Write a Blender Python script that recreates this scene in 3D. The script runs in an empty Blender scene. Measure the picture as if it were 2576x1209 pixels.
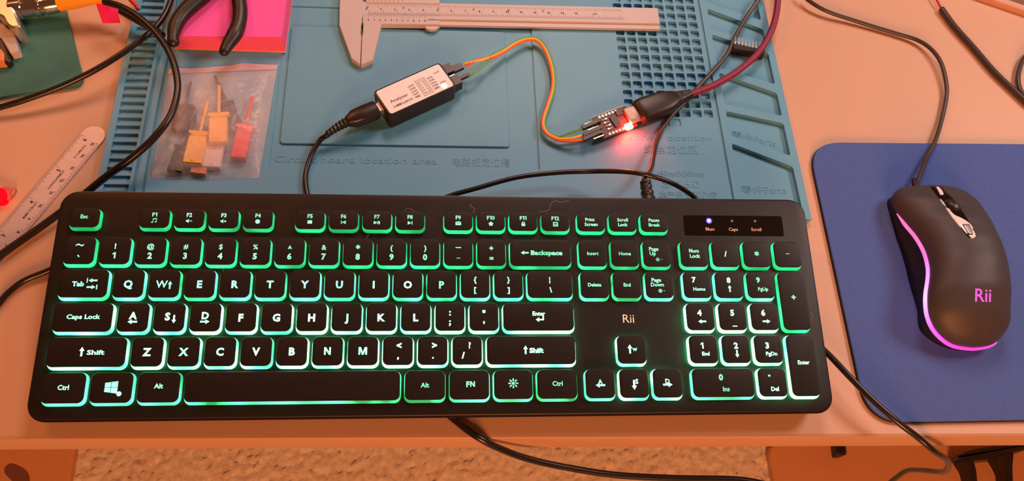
import bpy, bmesh, math, random
from mathutils import Vector, Matrix
from mathutils.bvhtree import BVHTree

random.seed(7)
SC = bpy.context.scene
COL = SC.collection
MM = 0.001

# ------------------------------------------------------------------ camera
F_PX = 2137.51                      # focal length in pixels for a 2576 wide frame
CAM_H = 471.935                     # mm above the desk top
W2C = Matrix(((0.99584216, -0.03626181, 0.08356723),
              (-0.00549160, 0.89179245, 0.45241140),
              (-0.09092988, -0.45098926, 0.88788538)))
cd = bpy.data.cameras.new('camera')
cd.sensor_fit = 'HORIZONTAL'
cd.sensor_width = 36.0
cd.lens = F_PX * 36.0 / 2576.0
cd.clip_start = 0.01
cd.clip_end = 30
cam = bpy.data.objects.new('camera', cd)
COL.objects.link(cam)
cam.matrix_world = Matrix.Translation((0, 0, CAM_H * MM)) @ W2C.transposed().to_4x4()
SC.camera = cam

# ------------------------------------------------------------------ world, lamps, exposure
wd = bpy.data.worlds.new('world')
SC.world = wd
wd.use_nodes = True
wd.node_tree.nodes['Background'].inputs[0].default_value = (1.0, 0.32, 0.13, 1)
wd.node_tree.nodes['Background'].inputs[1].default_value = 0.12


def area(name, loc, target, size, power, color):
    ld = bpy.data.lights.new(name, 'AREA')
    ld.shape = 'DISK'
    ld.size = size
    ld.energy = power
    ld.color = color
    o = bpy.data.objects.new(name, ld)
    COL.objects.link(o)
    o.location = loc
    d = Vector(target) - Vector(loc)
    o.rotation_euler = d.to_track_quat('-Z', 'Y').to_euler()
    return o


area('lamp_back', (0.22, 1.18, 1.0), (0.05, 0.30, 0), 0.45, 8.0, (1.0, 0.64, 0.54))
area('lamp_right', (1.0, 0.58, 0.85), (0.25, 0.26, 0), 0.36, 7.0, (1.0, 0.73, 0.65))
area('lamp_left', (-0.62, 1.0, 0.95), (-0.15, 0.28, 0), 0.36, 3.8, (1.0, 0.31, 0.10))
area('lamp_front', (0.15, -1.25, 0.62), (0.1, 0.25, -0.4), 0.6, 29.0, (1.0, 0.34, 0.12))

SC.view_settings.view_transform = 'Standard'
SC.view_settings.look = 'None'
SC.view_settings.exposure = 0.0
SC.view_settings.gamma = 1.0
SC.view_settings.use_curve_mapping = False


# ------------------------------------------------------------------ helpers: geometry
def at(px, py, z=0.0):
    """point in mm at height z that projects to pixel (px, py) of the 2576x1209 frame"""
    v = W2C.transposed() @ Vector(((px - 1288) / F_PX, -(py - 604.5) / F_PX, -1.0))
    c = Vector((0, 0, CAM_H))
    return c + v * ((z - c.z) / v.z)


def ats(pts, z=None):
    return [at(p[0], p[1], p[2] if z is None else z) for p in pts]


class MB:
    """collects faces in mm; build() links them as one mesh object"""

    def __init__(self):
        self.v = []
        self.f = []
        self.mi = []
        self.cur = 0

    def add(self, vs, fs):
        b = len(self.v)
        self.v += [tuple(p) for p in vs]
        for f in fs:
            self.f.append([b + i for i in f])
            self.mi.append(self.cur)

    def box(self, x0, y0, z0, x1, y1, z1):
        vs = [(x0, y0, z0), (x1, y0, z0), (x1, y1, z0), (x0, y1, z0), (x0, y0, z1), (x1, y0, z1), (x1, y1, z1), (x0, y1, z1)]
        self.add(vs, [(0, 3, 2, 1), (4, 5, 6, 7), (0, 1, 5, 4), (1, 2, 6, 5), (2, 3, 7, 6), (3, 0, 4, 7)])

    def obox(self, c, ax, ay, az, hx, hy, hz):
        c = Vector(c)
        vs = [c + ax * (sx * hx) + ay * (sy * hy) + az * (sz * hz) for sz in (-1, 1) for sx, sy in ((-1, -1), (1, -1), (1, 1), (-1, 1))]
        self.add(vs, [(0, 3, 2, 1), (4, 5, 6, 7), (0, 1, 5, 4), (1, 2, 6, 5), (2, 3, 7, 6), (3, 0, 4, 7)])

    def loft(self, loops, cap0=True, cap1=True, closed=True):
        n = len(loops[0])
        vs = [p for l in loops for p in l]
        fs = []
        for k in range(len(loops) - 1):
            for i in range(n if closed else n - 1):
                j = (i + 1) % n
                fs.append((k * n + i, k * n + j, (k + 1) * n + j, (k + 1) * n + i))
        if cap0:
            fs.append(tuple(range(n))[::-1])
        if cap1:
            fs.append(tuple((len(loops) - 1) * n + i for i in range(n)))
        self.add(vs, fs)

    def prism(self, poly, z0, z1, bevel=0.0):
        """poly: list of (x,y[,..]) counter-clockwise"""
        p2 = [Vector((p[0], p[1])) for p in poly]
        a = sum(p2[i].x * p2[(i + 1) % len(p2)].y - p2[(i + 1) % len(p2)].x * p2[i].y for i in range(len(p2)))
        if a < 0:
            p2 = p2[::-1]
        L = [[(p.x, p.y, z0) for p in p2]]
        if bevel:
            q = inset(p2, bevel)
            L.append([(p.x, p.y, z1 - bevel) for p in p2])
            L.append([(p.x * .3 + r.x * .7, p.y * .3 + r.y * .7, z1 - bevel * .3) for p, r in zip(p2, q)])
            L.append([(p.x, p.y, z1) for p in q])
        else:
            L.append([(p.x, p.y, z1) for p in p2])
        self.loft(L)

    def tube(self, pts, r, n=10, cap=True, flat=1.0):
        pts = [Vector(p) for p in pts]
        rs = r if isinstance(r, (list, tuple)) else [r] * len(pts)
        loops = []
        up = Vector((0, 0, 1))
        for i, p in enumerate(pts):
            t = (pts[min(i + 1, len(pts) - 1)] - pts[max(i - 1, 0)]).normalized()
            s = t.cross(up)
            if s.length < 1e-4:
                s = Vector((1, 0, 0))
            s.normalize()
            u = s.cross(t).normalized()
            loops.append([p + (s * math.cos(a) + u * math.sin(a) * flat) * rs[i] for a in [2 * math.pi * k / n for k in range(n)]])
        self.loft(loops, cap, cap)

    def build(self, name, mat, parent=None, smooth=False, xf=None, kind=None, label=None):
        me = bpy.data.meshes.new(name)
        vs = [Vector(v) for v in self.v]
        if xf is not None:
            vs = [xf @ v for v in vs]
        me.from_pydata([v * MM for v in vs], [], self.f)
        mats = mat if isinstance(mat, (list, tuple)) else [mat]
        for m in mats:
            me.materials.append(m)
        if len(mats) > 1:
            me.polygons.foreach_set('material_index', self.mi)
        if smooth:
            me.polygons.foreach_set('use_smooth', [True] * len(me.polygons))
            if smooth != 'all':
                me.set_sharp_from_angle(angle=math.radians(smooth if smooth is not True else 40))
        me.update()
        return obj(name, me, parent, kind, label)


def inset(poly, d):
    n = len(poly)
    out = []
    for i in range(n):
        a, b, c = poly[i - 1], poly[i], poly[(i + 1) % n]
        e1 = (b - a).normalized()
        e2 = (c - b).normalized()
        n1 = Vector((-e1.y, e1.x))
        n2 = Vector((-e2.y, e2.x))
        m = n1 + n2
        m = m / max(m.dot(m) / 2, 0.3)
        out.append(b + m * d)
    return out


def obj(name, me, parent=None, kind=None, label=None):
    o = bpy.data.objects.new(name, me)
    COL.objects.link(o)
    if parent is not None:
        o.parent = parent
        o.matrix_parent_inverse = WORLD.get(parent.name, Matrix.Identity(4)).inverted()
        WORLD[o.name] = Matrix.Identity(4)
    if kind:
        o['kind'] = kind
    if label:
        o['label'] = label
    return o


WORLD = {}


def tag(o, label, cat, group=None, kind=None):
    o['label'] = label
    o['category'] = cat
    if group:
        o['group'] = group
    if kind:
        o['kind'] = kind
    return o


def thing(name, label, cat, loc=(0, 0, 0), group=None):
    """Empty at the thing's base (mm); its parts are given in world mm"""
    o = bpy.data.objects.new(name, None)
    COL.objects.link(o)
    o.empty_display_size = 0.01
    o.location = Vector(loc) * MM
    WORLD[o.name] = Matrix.Translation(Vector(loc) * MM)
    return tag(o, label, cat, group)


def rrect(x0, y0, x1, y1, r, n=5):
    out = []
    for cx, cy, a0 in ((x1 - r, y0 + r, -90), (x1 - r, y1 - r, 0), (x0 + r, y1 - r, 90), (x0 + r, y0 + r, 180)):
        for k in range(n + 1):
            a = math.radians(a0 + 90 * k / n)
            out.append((cx + r * math.cos(a), cy + r * math.sin(a)))
    return out


def rpoly(pts, r, n=4):
    """round the corners of a polygon (ccw), n+1 points per corner"""
    out = []
    m = len(pts)
    P = [Vector((p[0], p[1])) for p in pts]
    for i in range(m):
        a, b, c = P[i - 1], P[i], P[(i + 1) % m]
        d1 = (a - b).normalized()
        d2 = (c - b).normalized()
        ra = min(r, (a - b).length * .45, (c - b).length * .45)
        p0 = b + d1 * ra
        p1 = b + d2 * ra
        for k in range(n + 1):
            t = k / n
            out.append(p0 * (1 - t) ** 2 + b * 2 * t * (1 - t) + p1 * t * t)
    return out


def spline(pts, n=8):
    P = [Vector(p) for p in pts]
    Q = [P[0] * 2 - P[1]] + P + [P[-1] * 2 - P[-2]]
    out = []
    for i in range(1, len(Q) - 2):
        for k in range(n):
            t = k / n
            a, b, c, d = Q[i - 1], Q[i], Q[i + 1], Q[i + 2]
            out.append(0.5 * ((2 * b) + (c - a) * t + (2 * a - 5 * b + 4 * c - d) * t * t + (3 * b - a - 3 * c + d) * t ** 3))
    out.append(P[-1])
    return out


_tc = {}
GLYPH = {'1': [(.15, 0), (.32, 0), (.32, .729), (.18, .729), (0, .60), (0, .47), (.15, .56)],
         'M': [(0, 0), (.16, 0), (.16, .45), (.32, 0), (.48, 0), (.64, .45), (.64, 0), (.80, 0), (.80, .729), (.58, .729), (.40, .24), (.22, .729), (0, .729)],
         'N': [(0, 0), (.16, 0), (.16, .46), (.46, 0), (.63, 0), (.63, .729), (.47, .729), (.47, .27), (.17, .729), (0, .729)]}


def text2d(s, cap, bold=0.0, res=2):
    """2D mesh of a string: verts centred in x, cap height centred in y, in mm"""
    if bold > .012 and any(c in 'Ww@&%$#m?' for c in s):
        bold = min(bold, .018)
    key = (s, bold, res)
    if any(c in GLYPH for c in s) and key not in _tc:
        V, F_, x = [], [], 0.0
        for ch in s:
            if ch == ' ':
                x += .28
                continue
            if ch in GLYPH:
                g = GLYPH[ch]
                gf = [tuple(range(len(g)))]
            else:
                text2d(ch, 1.0, bold, res)
                g, gf = _tc[(ch, bold, res)]
            if not g:
                continue
            lo = min(p[0] for p in g)
            b0_ = len(V)
            V += [(p[0] - lo + x, p[1]) for p in g]
            F_ += [tuple(b0_ + i for i in f) for f in gf]
            x += max(p[0] for p in g) - lo + .075
        _tc[key] = (V, F_)
    if key not in _tc:
        cu = bpy.data.curves.new('t', 'FONT')
        cu.body = s
        cu.size = 1.0
        cu.resolution_u = res
        cu.offset = bold
        o = bpy.data.objects.new('t', cu)
        COL.objects.link(o)
        me = o.to_mesh()
        v = [(w.co.x, w.co.y) for w in me.vertices]
        f = [tuple(p.vertices) for p in me.polygons]
        o.to_mesh_clear()
        bpy.data.objects.remove(o)
        bpy.data.curves.remove(cu)
        _tc[key] = (v, f)
    v, f = _tc[key]
    if not v:
        return [], []
    xs = [p[0] for p in v]
    cx = (min(xs) + max(xs)) / 2
    k = cap / 0.729
    return [((x - cx) * k, (y - 0.3645) * k) for x, y in v], f


def put_text(mb, s, cap, dx, dy, z, bold=0.0, sx=1.0, width=None, frame=None, res=2, rot=0.0):
    v, f = text2d(s, cap, bold, res)
    if not v:
        return
    if width:
        w = max(p[0] for p in v) - min(p[0] for p in v)
        sx = width / w
    ca, sa = math.cos(rot), math.sin(rot)
    out = []
    for x, y in v:
        x *= sx
        X, Y = dx + x * ca - y * sa, dy + x * sa + y * ca
        out.append(frame(X, Y, z) if frame else (X, Y, z))
    mb.add(out, f)


def put_relief(mb, s, cap, dx, dy, z, h, width=None, bold=0.0):
    """raised lettering: extruded text"""
    v, f = text2d(s, cap, bold, 2)
    if not v:
        return
    sx = 1.0
    if width:
        sx = width / (max(p[0] for p in v) - min(p[0] for p in v))
    n = len(v)
    vs = [(dx + x * sx, dy + y, z + h) for x, y in v] + [(dx + x * sx, dy + y, z - .2) for x, y in v]
    edges = {}
    for a in f:
        for i in range(len(a)):
            e = (a[i], a[(i + 1) % len(a)])
            if (e[1], e[0]) in edges:
                del edges[(e[1], e[0])]
            else:
                edges[e] = 1
    mb.add(vs, list(f) + [(a, n + a, n + b, b) for a, b in edges])


def poly2(mb, pts, dx=0, dy=0, s=1.0, z=0, frame=None):
    P = [(dx + x * s, dy + y * s) for x, y in pts]
    a = sum(P[i][0] * P[(i + 1) % len(P)][1] - P[(i + 1) % len(P)][0] * P[i][1] for i in range(len(P)))
    if a < 0:
        P = P[::-1]
    mb.add([frame(x, y, z) if frame else (x, y, z) for x, y in P], [tuple(range(len(P)))])


def circ(x, y, r, n=12, ry=None):
    return [(x + r * math.cos(2 * math.pi * k / n), y + (ry or r) * math.sin(2 * math.pi * k / n)) for k in range(n)]


# ------------------------------------------------------------------ helpers: materials
def lin(c):
    return tuple((x / 12.92 if x <= .04045 else ((x + .055) / 1.055) ** 2.4) for x in [v / 255 for v in c])


def mat(name, color, rough=0.5, metal=0.0, noise=0.0, nscale=200, bump=0.0, bscale=800, spec=0.5, emis=None, estr=0.0, sheen=0, coat=0, trans=0.0, alpha=1.0, detail=3):
    m = bpy.data.materials.new(name)
    m.use_nodes = True
    nt = m.node_tree
    b = nt.nodes['Principled BSDF']
    b.inputs['Base Color'].default_value = (*color, 1)
    b.inputs['Roughness'].default_value = rough
    b.inputs['Metallic'].default_value = metal
    b.inputs['Specular IOR Level'].default_value = spec
    b.inputs['Coat Weight'].default_value = coat
    b.inputs['Transmission Weight'].default_value = trans
    b.inputs['Alpha'].default_value = alpha
    if emis:
        b.inputs['Emission Color'].default_value = (*emis, 1)
        b.inputs['Emission Strength'].default_value = estr
    geo = nt.nodes.new('ShaderNodeTexCoord')
    if noise:
        n = nt.nodes.new('ShaderNodeTexNoise')
        n.inputs['Scale'].default_value = nscale
        n.inputs['Detail'].default_value = detail
        nt.links.new(geo.outputs['Object'], n.inputs['Vector'])
        mx = nt.nodes.new('ShaderNodeMix')
        mx.data_type = 'RGBA'
        mx.inputs[6].default_value = (*[c * (1 - noise) for c in color], 1)
        mx.inputs[7].default_value = (*[min(1, c * (1 + noise)) for c in color], 1)
        nt.links.new(n.outputs['Fac'], mx.inputs[0])
        nt.links.new(mx.outputs[2], b.inputs['Base Color'])
    if bump:
        n2 = nt.nodes.new('ShaderNodeTexNoise')
        n2.inputs['Scale'].default_value = bscale
        n2.inputs['Detail'].default_value = 2
        nt.links.new(geo.outputs['Object'], n2.inputs['Vector'])
        bp = nt.nodes.new('ShaderNodeBump')
        bp.inputs['Strength'].default_value = bump
        bp.inputs['Distance'].default_value = 0.0005
        nt.links.new(n2.outputs['Fac'], bp.inputs['Height'])
        nt.links.new(bp.outputs['Normal'], b.inputs['Normal'])
    return m


def glow_mat(name, dim, hot, level, vary=0.75, scale=55):
    """backlit translucent plastic: the lamps behind it are uneven, so the glow varies from dim to hot"""
    m = bpy.data.materials.new(name)
    m.use_nodes = True
    nt = m.node_tree
    b = nt.nodes['Principled BSDF']
    b.inputs['Base Color'].default_value = (0.02, 0.06, 0.035, 1)
    b.inputs['Roughness'].default_value = 0.35
    tc = nt.nodes.new('ShaderNodeNewGeometry')
    n = nt.nodes.new('ShaderNodeTexNoise')
    n.inputs['Scale'].default_value = scale
    n.inputs['Detail'].default_value = 1
    nt.links.new(tc.outputs['Position'], n.inputs['Vector'])
    r = nt.nodes.new('ShaderNodeMapRange')
    r.inputs['From Min'].default_value = 0.35
    r.inputs['From Max'].default_value = 0.65
    r.inputs['To Min'].default_value = level * (1 - vary)
    r.inputs['To Max'].default_value = level * (1 + vary)
    nt.links.new(n.outputs['Fac'], r.inputs['Value'])
    mx = nt.nodes.new('ShaderNodeMix')
    mx.data_type = 'RGBA'
    mx.inputs[6].default_value = (*dim, 1)
    mx.inputs[7].default_value = (*hot, 1)
    nt.links.new(n.outputs['Fac'], mx.inputs[0])
    nt.links.new(mx.outputs[2], b.inputs['Emission Color'])
    nt.links.new(r.outputs['Result'], b.inputs['Emission Strength'])
    return m


M = {}
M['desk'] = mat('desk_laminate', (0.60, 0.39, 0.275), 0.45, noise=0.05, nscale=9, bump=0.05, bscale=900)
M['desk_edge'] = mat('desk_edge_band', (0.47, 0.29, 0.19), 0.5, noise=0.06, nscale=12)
M['wood'] = mat('orange_wood', (0.70, 0.36, 0.18), 0.5, noise=0.12, nscale=6)
M['carpet'] = mat('carpet', (0.98, 0.80, 0.66), 0.95, noise=0.42, nscale=170, bump=0.7, bscale=340, spec=0.1, detail=5)
M['mat'] = mat('silicone_mat', (0.110, 0.385, 0.595), 0.47, noise=0.06, nscale=30, bump=0.06, bscale=2500)
M['case'] = mat('black_case', (0.012, 0.009, 0.009), 0.34, noise=0.2, nscale=300, bump=0.08, bscale=3000)
M['plate'] = mat('black_plate', (0.010, 0.0065, 0.006), 0.42, noise=0.25, nscale=700, bump=0.05, bscale=4000, spec=0.35)
M['keycap'] = mat('black_keycap', (0.009, 0.006, 0.005), 0.48, noise=0.3, nscale=900, bump=0.04, bscale=3500, spec=0.35)
M['panel'] = mat('gloss_panel', (0.008, 0.006, 0.006), 0.12)
M['print'] = mat('pale_print', (0.98, 0.88, 0.88), 0.6)
M['pinkprint'] = mat('rose_print', (0.80, 0.52, 0.52), 0.6)
M['black'] = mat('black_plastic', (0.018, 0.015, 0.015), 0.35, noise=0.15, nscale=500)
M['rubber'] = mat('black_rubber', (0.016, 0.012, 0.011), 0.4, bump=0.04, bscale=2000)
M['cable'] = mat('black_cable', (0.014, 0.011, 0.011), 0.28)
M['cablegrey'] = mat('dark_grey_cable', (0.05, 0.038, 0.035), 0.35)
M['mouse'] = mat('soft_touch_black', (0.055, 0.050, 0.056), 0.5, bump=0.015, bscale=3000, spec=0.35)
M['mouseside'] = mat('mouse_side', (0.018, 0.016, 0.018), 0.5)
M['pad'] = mat('blue_cloth', (0.078, 0.145, 0.45), 0.9, noise=0.12, nscale=400, bump=0.4, bscale=2600, spec=0.2)
M['padrubber'] = mat('pad_rubber', (0.012, 0.011, 0.012), 0.8)
M['white'] = mat('white_plastic', (0.53, 0.51, 0.54), 0.45, noise=0.03, nscale=60)
M['lint'] = mat('lint', (0.30, 0.25, 0.24), 0.9)
M['ink'] = mat('ink', (0.05, 0.03, 0.035), 0.6)
M['greyink'] = mat('grey_ink', (0.24, 0.17, 0.17), 0.6)
M['label'] = mat('white_label', (0.88, 0.88, 0.96), 0.4)
M['chrome'] = mat('chrome', (0.78, 0.76, 0.76), 0.14, metal=1.0)
M['satin'] = mat('satin_silver_trim', (0.92, 0.90, 0.93), 0.25, metal=0.0)
M['steel'] = mat('brushed_steel', (0.46, 0.46, 0.58), 0.42, metal=0.55, noise=0.08, nscale=150)
M['silver'] = mat('silver_metal', (0.72, 0.66, 0.63), 0.3, metal=0.9)
M['plugmetal'] = mat('dull_plug_metal', (0.40, 0.29, 0.26), 0.45, metal=0.7)
M['gold'] = mat('gold_pin', (0.85, 0.62, 0.42), 0.25, metal=1.0)
M['pink'] = mat('pink_paper', (0.98, 0.12, 0.56), 0.75, noise=0.05, nscale=40)
M['pinkside'] = mat('pink_paper_edges', (0.90, 0.12, 0.32), 0.85, noise=0.15, nscale=900)
M['peach'] = mat('peach_sheet', (0.95, 0.50, 0.30), 0.7)
M['magenta'] = mat('magenta_paper', (0.85, 0.015, 0.20), 0.7)
M['magink'] = mat('dark_pink_ink', (0.30, 0.0, 0.08), 0.7)
M['green'] = mat('green_mat', (0.04, 0.19, 0.16), 0.65, noise=0.2, nscale=60, bump=0.1)
M['yellow'] = mat('yellow_plastic', (0.90, 0.42, 0.02), 0.4)
M['cyellow'] = mat('clip_yellow', (0.95, 0.50, 0.09), 0.4)
M['cred'] = mat('clip_red', (0.85, 0.02, 0.04), 0.4)
M['cwhite'] = mat('clip_white', (0.90, 0.72, 0.66), 0.45)
M['cdark'] = mat('clip_dark', (0.05, 0.045, 0.09), 0.45)
M['cbrown'] = mat('clip_green_black', (0.05, 0.045, 0.02), 0.45)
M['corange'] = mat('clip_orange', (0.75, 0.30, 0.13), 0.5)
M['worange'] = mat('wire_orange', (0.95, 0.14, 0.03), 0.38)
M['wyellow'] = mat('wire_yellow', (0.95, 0.58, 0.06), 0.38)
M['wgreen'] = mat('wire_green', (0.10, 0.42, 0.10), 0.38)
M['wred'] = mat('wire_red', (0.65, 0.01, 0.012), 0.38)
M['pcb'] = mat('black_circuit_board', (0.055, 0.01, 0.012), 0.4, noise=0.3, nscale=600)
M['pcbedge'] = mat('board_edge', (0.85, 0.75, 0.68), 0.6)
M['chip'] = mat('chip_black', (0.02, 0.012, 0.012), 0.35)
M['woodtray'] = mat('pale_wood', (0.60, 0.36, 0.28), 0.5, noise=0.1, nscale=40)
M['darkwood'] = mat('dark_wood', (0.20, 0.09, 0.06), 0.5)

GD = (0.0, 1.0, 0.22)
LEVELS = {'F': (0.78, (0.03, 1.0, 0.38)), 'N': (1.0, (0.06, 1.0, 0.42)), 'Q': (2.2, (0.14, 1.0, 0.46)), 'A': (9.0, (0.20, 1.0, 0.50)), 'Z': (9.0, (0.20, 1.0, 0.50)), 'C': (1.9, (0.14, 1.0, 0.46))}
for k, (l, hot) in LEVELS.items():
    M['glow' + k] = glow_mat('green_backlight_' + k, GD, hot, l, vary=0.45 if k in 'FN' else 0.75)
    M['leg' + k] = glow_mat('lit_legend_' + k, (0.16, 1.0, 0.42), (0.40, 1.0, 0.66), min(3.5, max(1.35, l * .9)), vary=0.3)


def plain_glow(name, c, s):
    return mat(name, (0.1, 0.1, 0.1), 0.4, emis=c, estr=s)


M['ledblue'] = plain_glow('blue_led', (0.30, 0.32, 1.0), 12)
M['haloblue'] = plain_glow('blue_halo', (0.01, 0.02, 1.0), 0.9)  # halo around the blue indicator, painted as emission
M['ledoff'] = mat('unlit_led', (0.20, 0.20, 0.42), 0.3)
M['ledwhite'] = plain_glow('white_led', (1.0, 0.86, 0.80), 4.0)
M['ledred'] = plain_glow('red_led', (1.0, 0.03, 0.012), 1100)
M['redglow'] = mat('red_glow', (0.35, 0.0, 0.0), 0.6, spec=0.1, emis=(1.0, 0.0, 0.006), estr=2.0)
M['pinkclear'] = mat('rose_clear_plastic', (0.80, 0.25, 0.20), 0.3, trans=0.3, alpha=0.7)


def strip_mat():
    m = bpy.data.materials.new('pink_light_strip')
    m.use_nodes = True
    nt = m.node_tree
    b = nt.nodes['Principled BSDF']
    b.inputs['Base Color'].default_value = (0.3, 0.1, 0.2, 1)
    g = nt.nodes.new('ShaderNodeNewGeometry')
    s = nt.nodes.new('ShaderNodeSeparateXYZ')
    nt.links.new(g.outputs['Position'], s.inputs[0])
    r = nt.nodes.new('ShaderNodeMapRange')
    r.inputs['From Min'].default_value = 0.163
    r.inputs['From Max'].default_value = 0.256
    nt.links.new(s.outputs['Y'], r.inputs['Value'])
    ra = nt.nodes.new('ShaderNodeValToRGB')
    e = ra.color_ramp.elements
    e[0].position, e[0].color = 0.0, (0.90, 0.03, 0.55, 1)
    e[1].position, e[1].color = 1.0, (0.85, 0.13, 0.34, 1)
    for pos, c in ((0.12, (1.0, 0.10, 0.85, 1)), (0.30, (1.6, 0.55, 1.9, 1)), (0.44, (1.1, 0.30, 1.25, 1)), (0.58, (0.95, 0.15, 0.55, 1))):
        x = ra.color_ramp.elements.new(pos)
        x.color = c
    nt.links.new(r.outputs['Result'], ra.inputs['Fac'])
    nt.links.new(ra.outputs['Color'], b.inputs['Emission Color'])
    b.inputs['Emission Strength'].default_value = 1.25
    return m


M['strip'] = strip_mat()
M['logoglow'] = plain_glow('pink_logo_light', (0.95, 0.06, 0.62), 1.15)


def film_mat():
    m = bpy.data.materials.new('clear_bag_film')
    m.use_nodes = True
    nt = m.node_tree
    b = nt.nodes['Principled BSDF']
    b.inputs['Base Color'].default_value = (0.92, 0.86, 0.92, 1)
    b.inputs['Roughness'].default_value = 0.22
    tc = nt.nodes.new('ShaderNodeTexCoord')
    n = nt.nodes.new('ShaderNodeTexNoise')
    n.inputs['Scale'].default_value = 38
    n.inputs['Detail'].default_value = 3
    nt.links.new(tc.outputs['Object'], n.inputs['Vector'])
    r = nt.nodes.new('ShaderNodeMapRange')
    r.inputs['To Min'].default_value = 0.10
    r.inputs['To Max'].default_value = 0.44
    nt.links.new(n.outputs['Fac'], r.inputs['Value'])
    nt.links.new(r.outputs['Result'], b.inputs['Alpha'])
    bp = nt.nodes.new('ShaderNodeBump')
    bp.inputs['Strength'].default_value = 0.8
    bp.inputs['Distance'].default_value = 0.005
    nt.links.new(n.outputs['Fac'], bp.inputs['Height'])
    nt.links.new(bp.outputs['Normal'], b.inputs['Normal'])
    return m


M['film'] = film_mat()
M['zip'] = mat('pink_zip_strip', (0.80, 0.50, 0.56), 0.4, alpha=0.75)


def braid_mat():
    m = bpy.data.materials.new('red_black_braid')
    m.use_nodes = True
    nt = m.node_tree
    b = nt.nodes['Principled BSDF']
    b.inputs['Roughness'].default_value = 0.55
    uv = nt.nodes.new('ShaderNodeUVMap')
    ck = nt.nodes.new('ShaderNodeTexChecker')
    ck.inputs['Scale'].default_value = 1.0
    ck.inputs['Color1'].default_value = (0.34, 0.014, 0.085, 1)
    ck.inputs['Color2'].default_value = (0.10, 0.012, 0.045, 1)
    nt.links.new(uv.outputs['UV'], ck.inputs['Vector'])
    nt.links.new(ck.outputs['Color'], b.inputs['Base Color'])
    return m


M['braid'] = braid_mat()

# ================================================================== SETTING
FLOOR = -720.0
mb = MB()
nx, ny = 430, 130
fx0, fx1, fy0, fy1 = -760, 1040, -20, 520
vs = []
for j in range(ny + 1):
    for i in range(nx + 1):
        vs.append((fx0 + (fx1 - fx0) * i / nx + random.uniform(-1.6, 1.6), fy0 + (fy1 - fy0) * j / ny + random.uniform(-1.6, 1.6), FLOOR + random.uniform(-4.5, 0)))
mb.add(vs, [(j * (nx + 1) + i, j * (nx + 1) + i + 1, (j + 1) * (nx + 1) + i + 1, (j + 1) * (nx + 1) + i) for j in range(ny) for i in range(nx)])
for a in ((-2500, -2500, 2500, fy0), (-2500, fy1, 2500, 2500), (-2500, fy0, fx0, fy1), (fx1, fy0, 2500, fy1)):
    mb.add([(a[0], a[1], FLOOR - 2), (a[2], a[1], FLOOR - 2), (a[2], a[3], FLOOR - 2), (a[0], a[3], FLOOR - 2)], [(0, 1, 2, 3)])
fl = mb.build('floor', M['carpet'], smooth='all')
fl['kind'] = 'structure'
fl['label'] = 'tan carpet pile on the floor below the desk'

# ------------------------------------------------------------------ desk
FE = lambda x: 116.3 - 0.0125 * x      # front edge of the desk top
desk = thing('desk', 'light orange laminate desk carrying the keyboard and tools', 'desk', (0, 450, FLOOR))
mb = MB()
mb.prism([(-760, FE(-760) + 2.0), (960, FE(960) + 2.0), (960, 860), (-760, 860)], -23, 0)
mb.build('tabletop', M['desk'], desk)
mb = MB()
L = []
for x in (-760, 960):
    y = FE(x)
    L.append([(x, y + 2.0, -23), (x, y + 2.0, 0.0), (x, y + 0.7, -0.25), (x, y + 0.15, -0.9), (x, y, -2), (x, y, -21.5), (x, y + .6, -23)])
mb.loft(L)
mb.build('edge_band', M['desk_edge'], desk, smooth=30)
for x in (-740, 900):
    mb = MB()
    mb.box(x, 180, FLOOR, x + 25, 820, -23)
    mb.build('side_panel', M['desk'], desk)

# boards lying on the carpet below the desk
ZW = FLOOR + 14
bl = [at(184, 1126, ZW), at(175, 1215, ZW)]
wb = thing('wooden_board', 'flat orange wooden board on the carpet at the lower left corner', 'board', (-620, 260, FLOOR))
mb = MB()
mb.prism(rpoly([(-900, bl[1].y - 130), (bl[1].x + 2, bl[1].y - 130), (bl[0].x, bl[0].y + 70), (-900, bl[0].y + 70)], 10), FLOOR, ZW, 2)
mb.build('panel', M['wood'], wb, smooth=35)
kn = at(48, 1200, ZW)
mb = MB()
mb.prism([(kn.x + 13 * math.cos(a) * (1 + .2 * math.sin(3 * a)) - 14 * math.sin(a), kn.y + 18 * math.sin(a)) for a in [k * math.pi / 14 for k in range(28)]], ZW - 1, ZW + .6)
mb.build('dark_knot', M['darkwood'], wb)
br = [at(1990, 1118, ZW), at(1936, 1152, ZW), at(1946, 1215, ZW)]
wb = thing('wood_panel', 'orange wooden panel with a rounded corner on the carpet at the lower right', 'panel', (700, 230, FLOOR))
mb = MB()
mb.prism(rpoly([(br[2].x + 6, br[2].y - 120), (1300, br[2].y - 120), (1300, br[0].y + 4), (br[1].x, br[0].y + 4)], 22, 6), FLOOR, ZW, 2)
mb.build('panel', M['wood'], wb, smooth=35)


def px_prism(pts, ztop, zbot, bevel=0.0, r=0.0):
    P = [at(a, b, ztop) for a, b in pts]
    a = sum(P[i].x * P[(i + 1) % len(P)].y - P[(i + 1) % len(P)].x * P[i].y for i in range(len(P)))
    if a < 0:
        P = P[::-1]
    if r:
        P = rpoly(P, r)
    mb = MB()
    mb.prism(P, zbot, ztop, bevel)
    return mb


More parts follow.
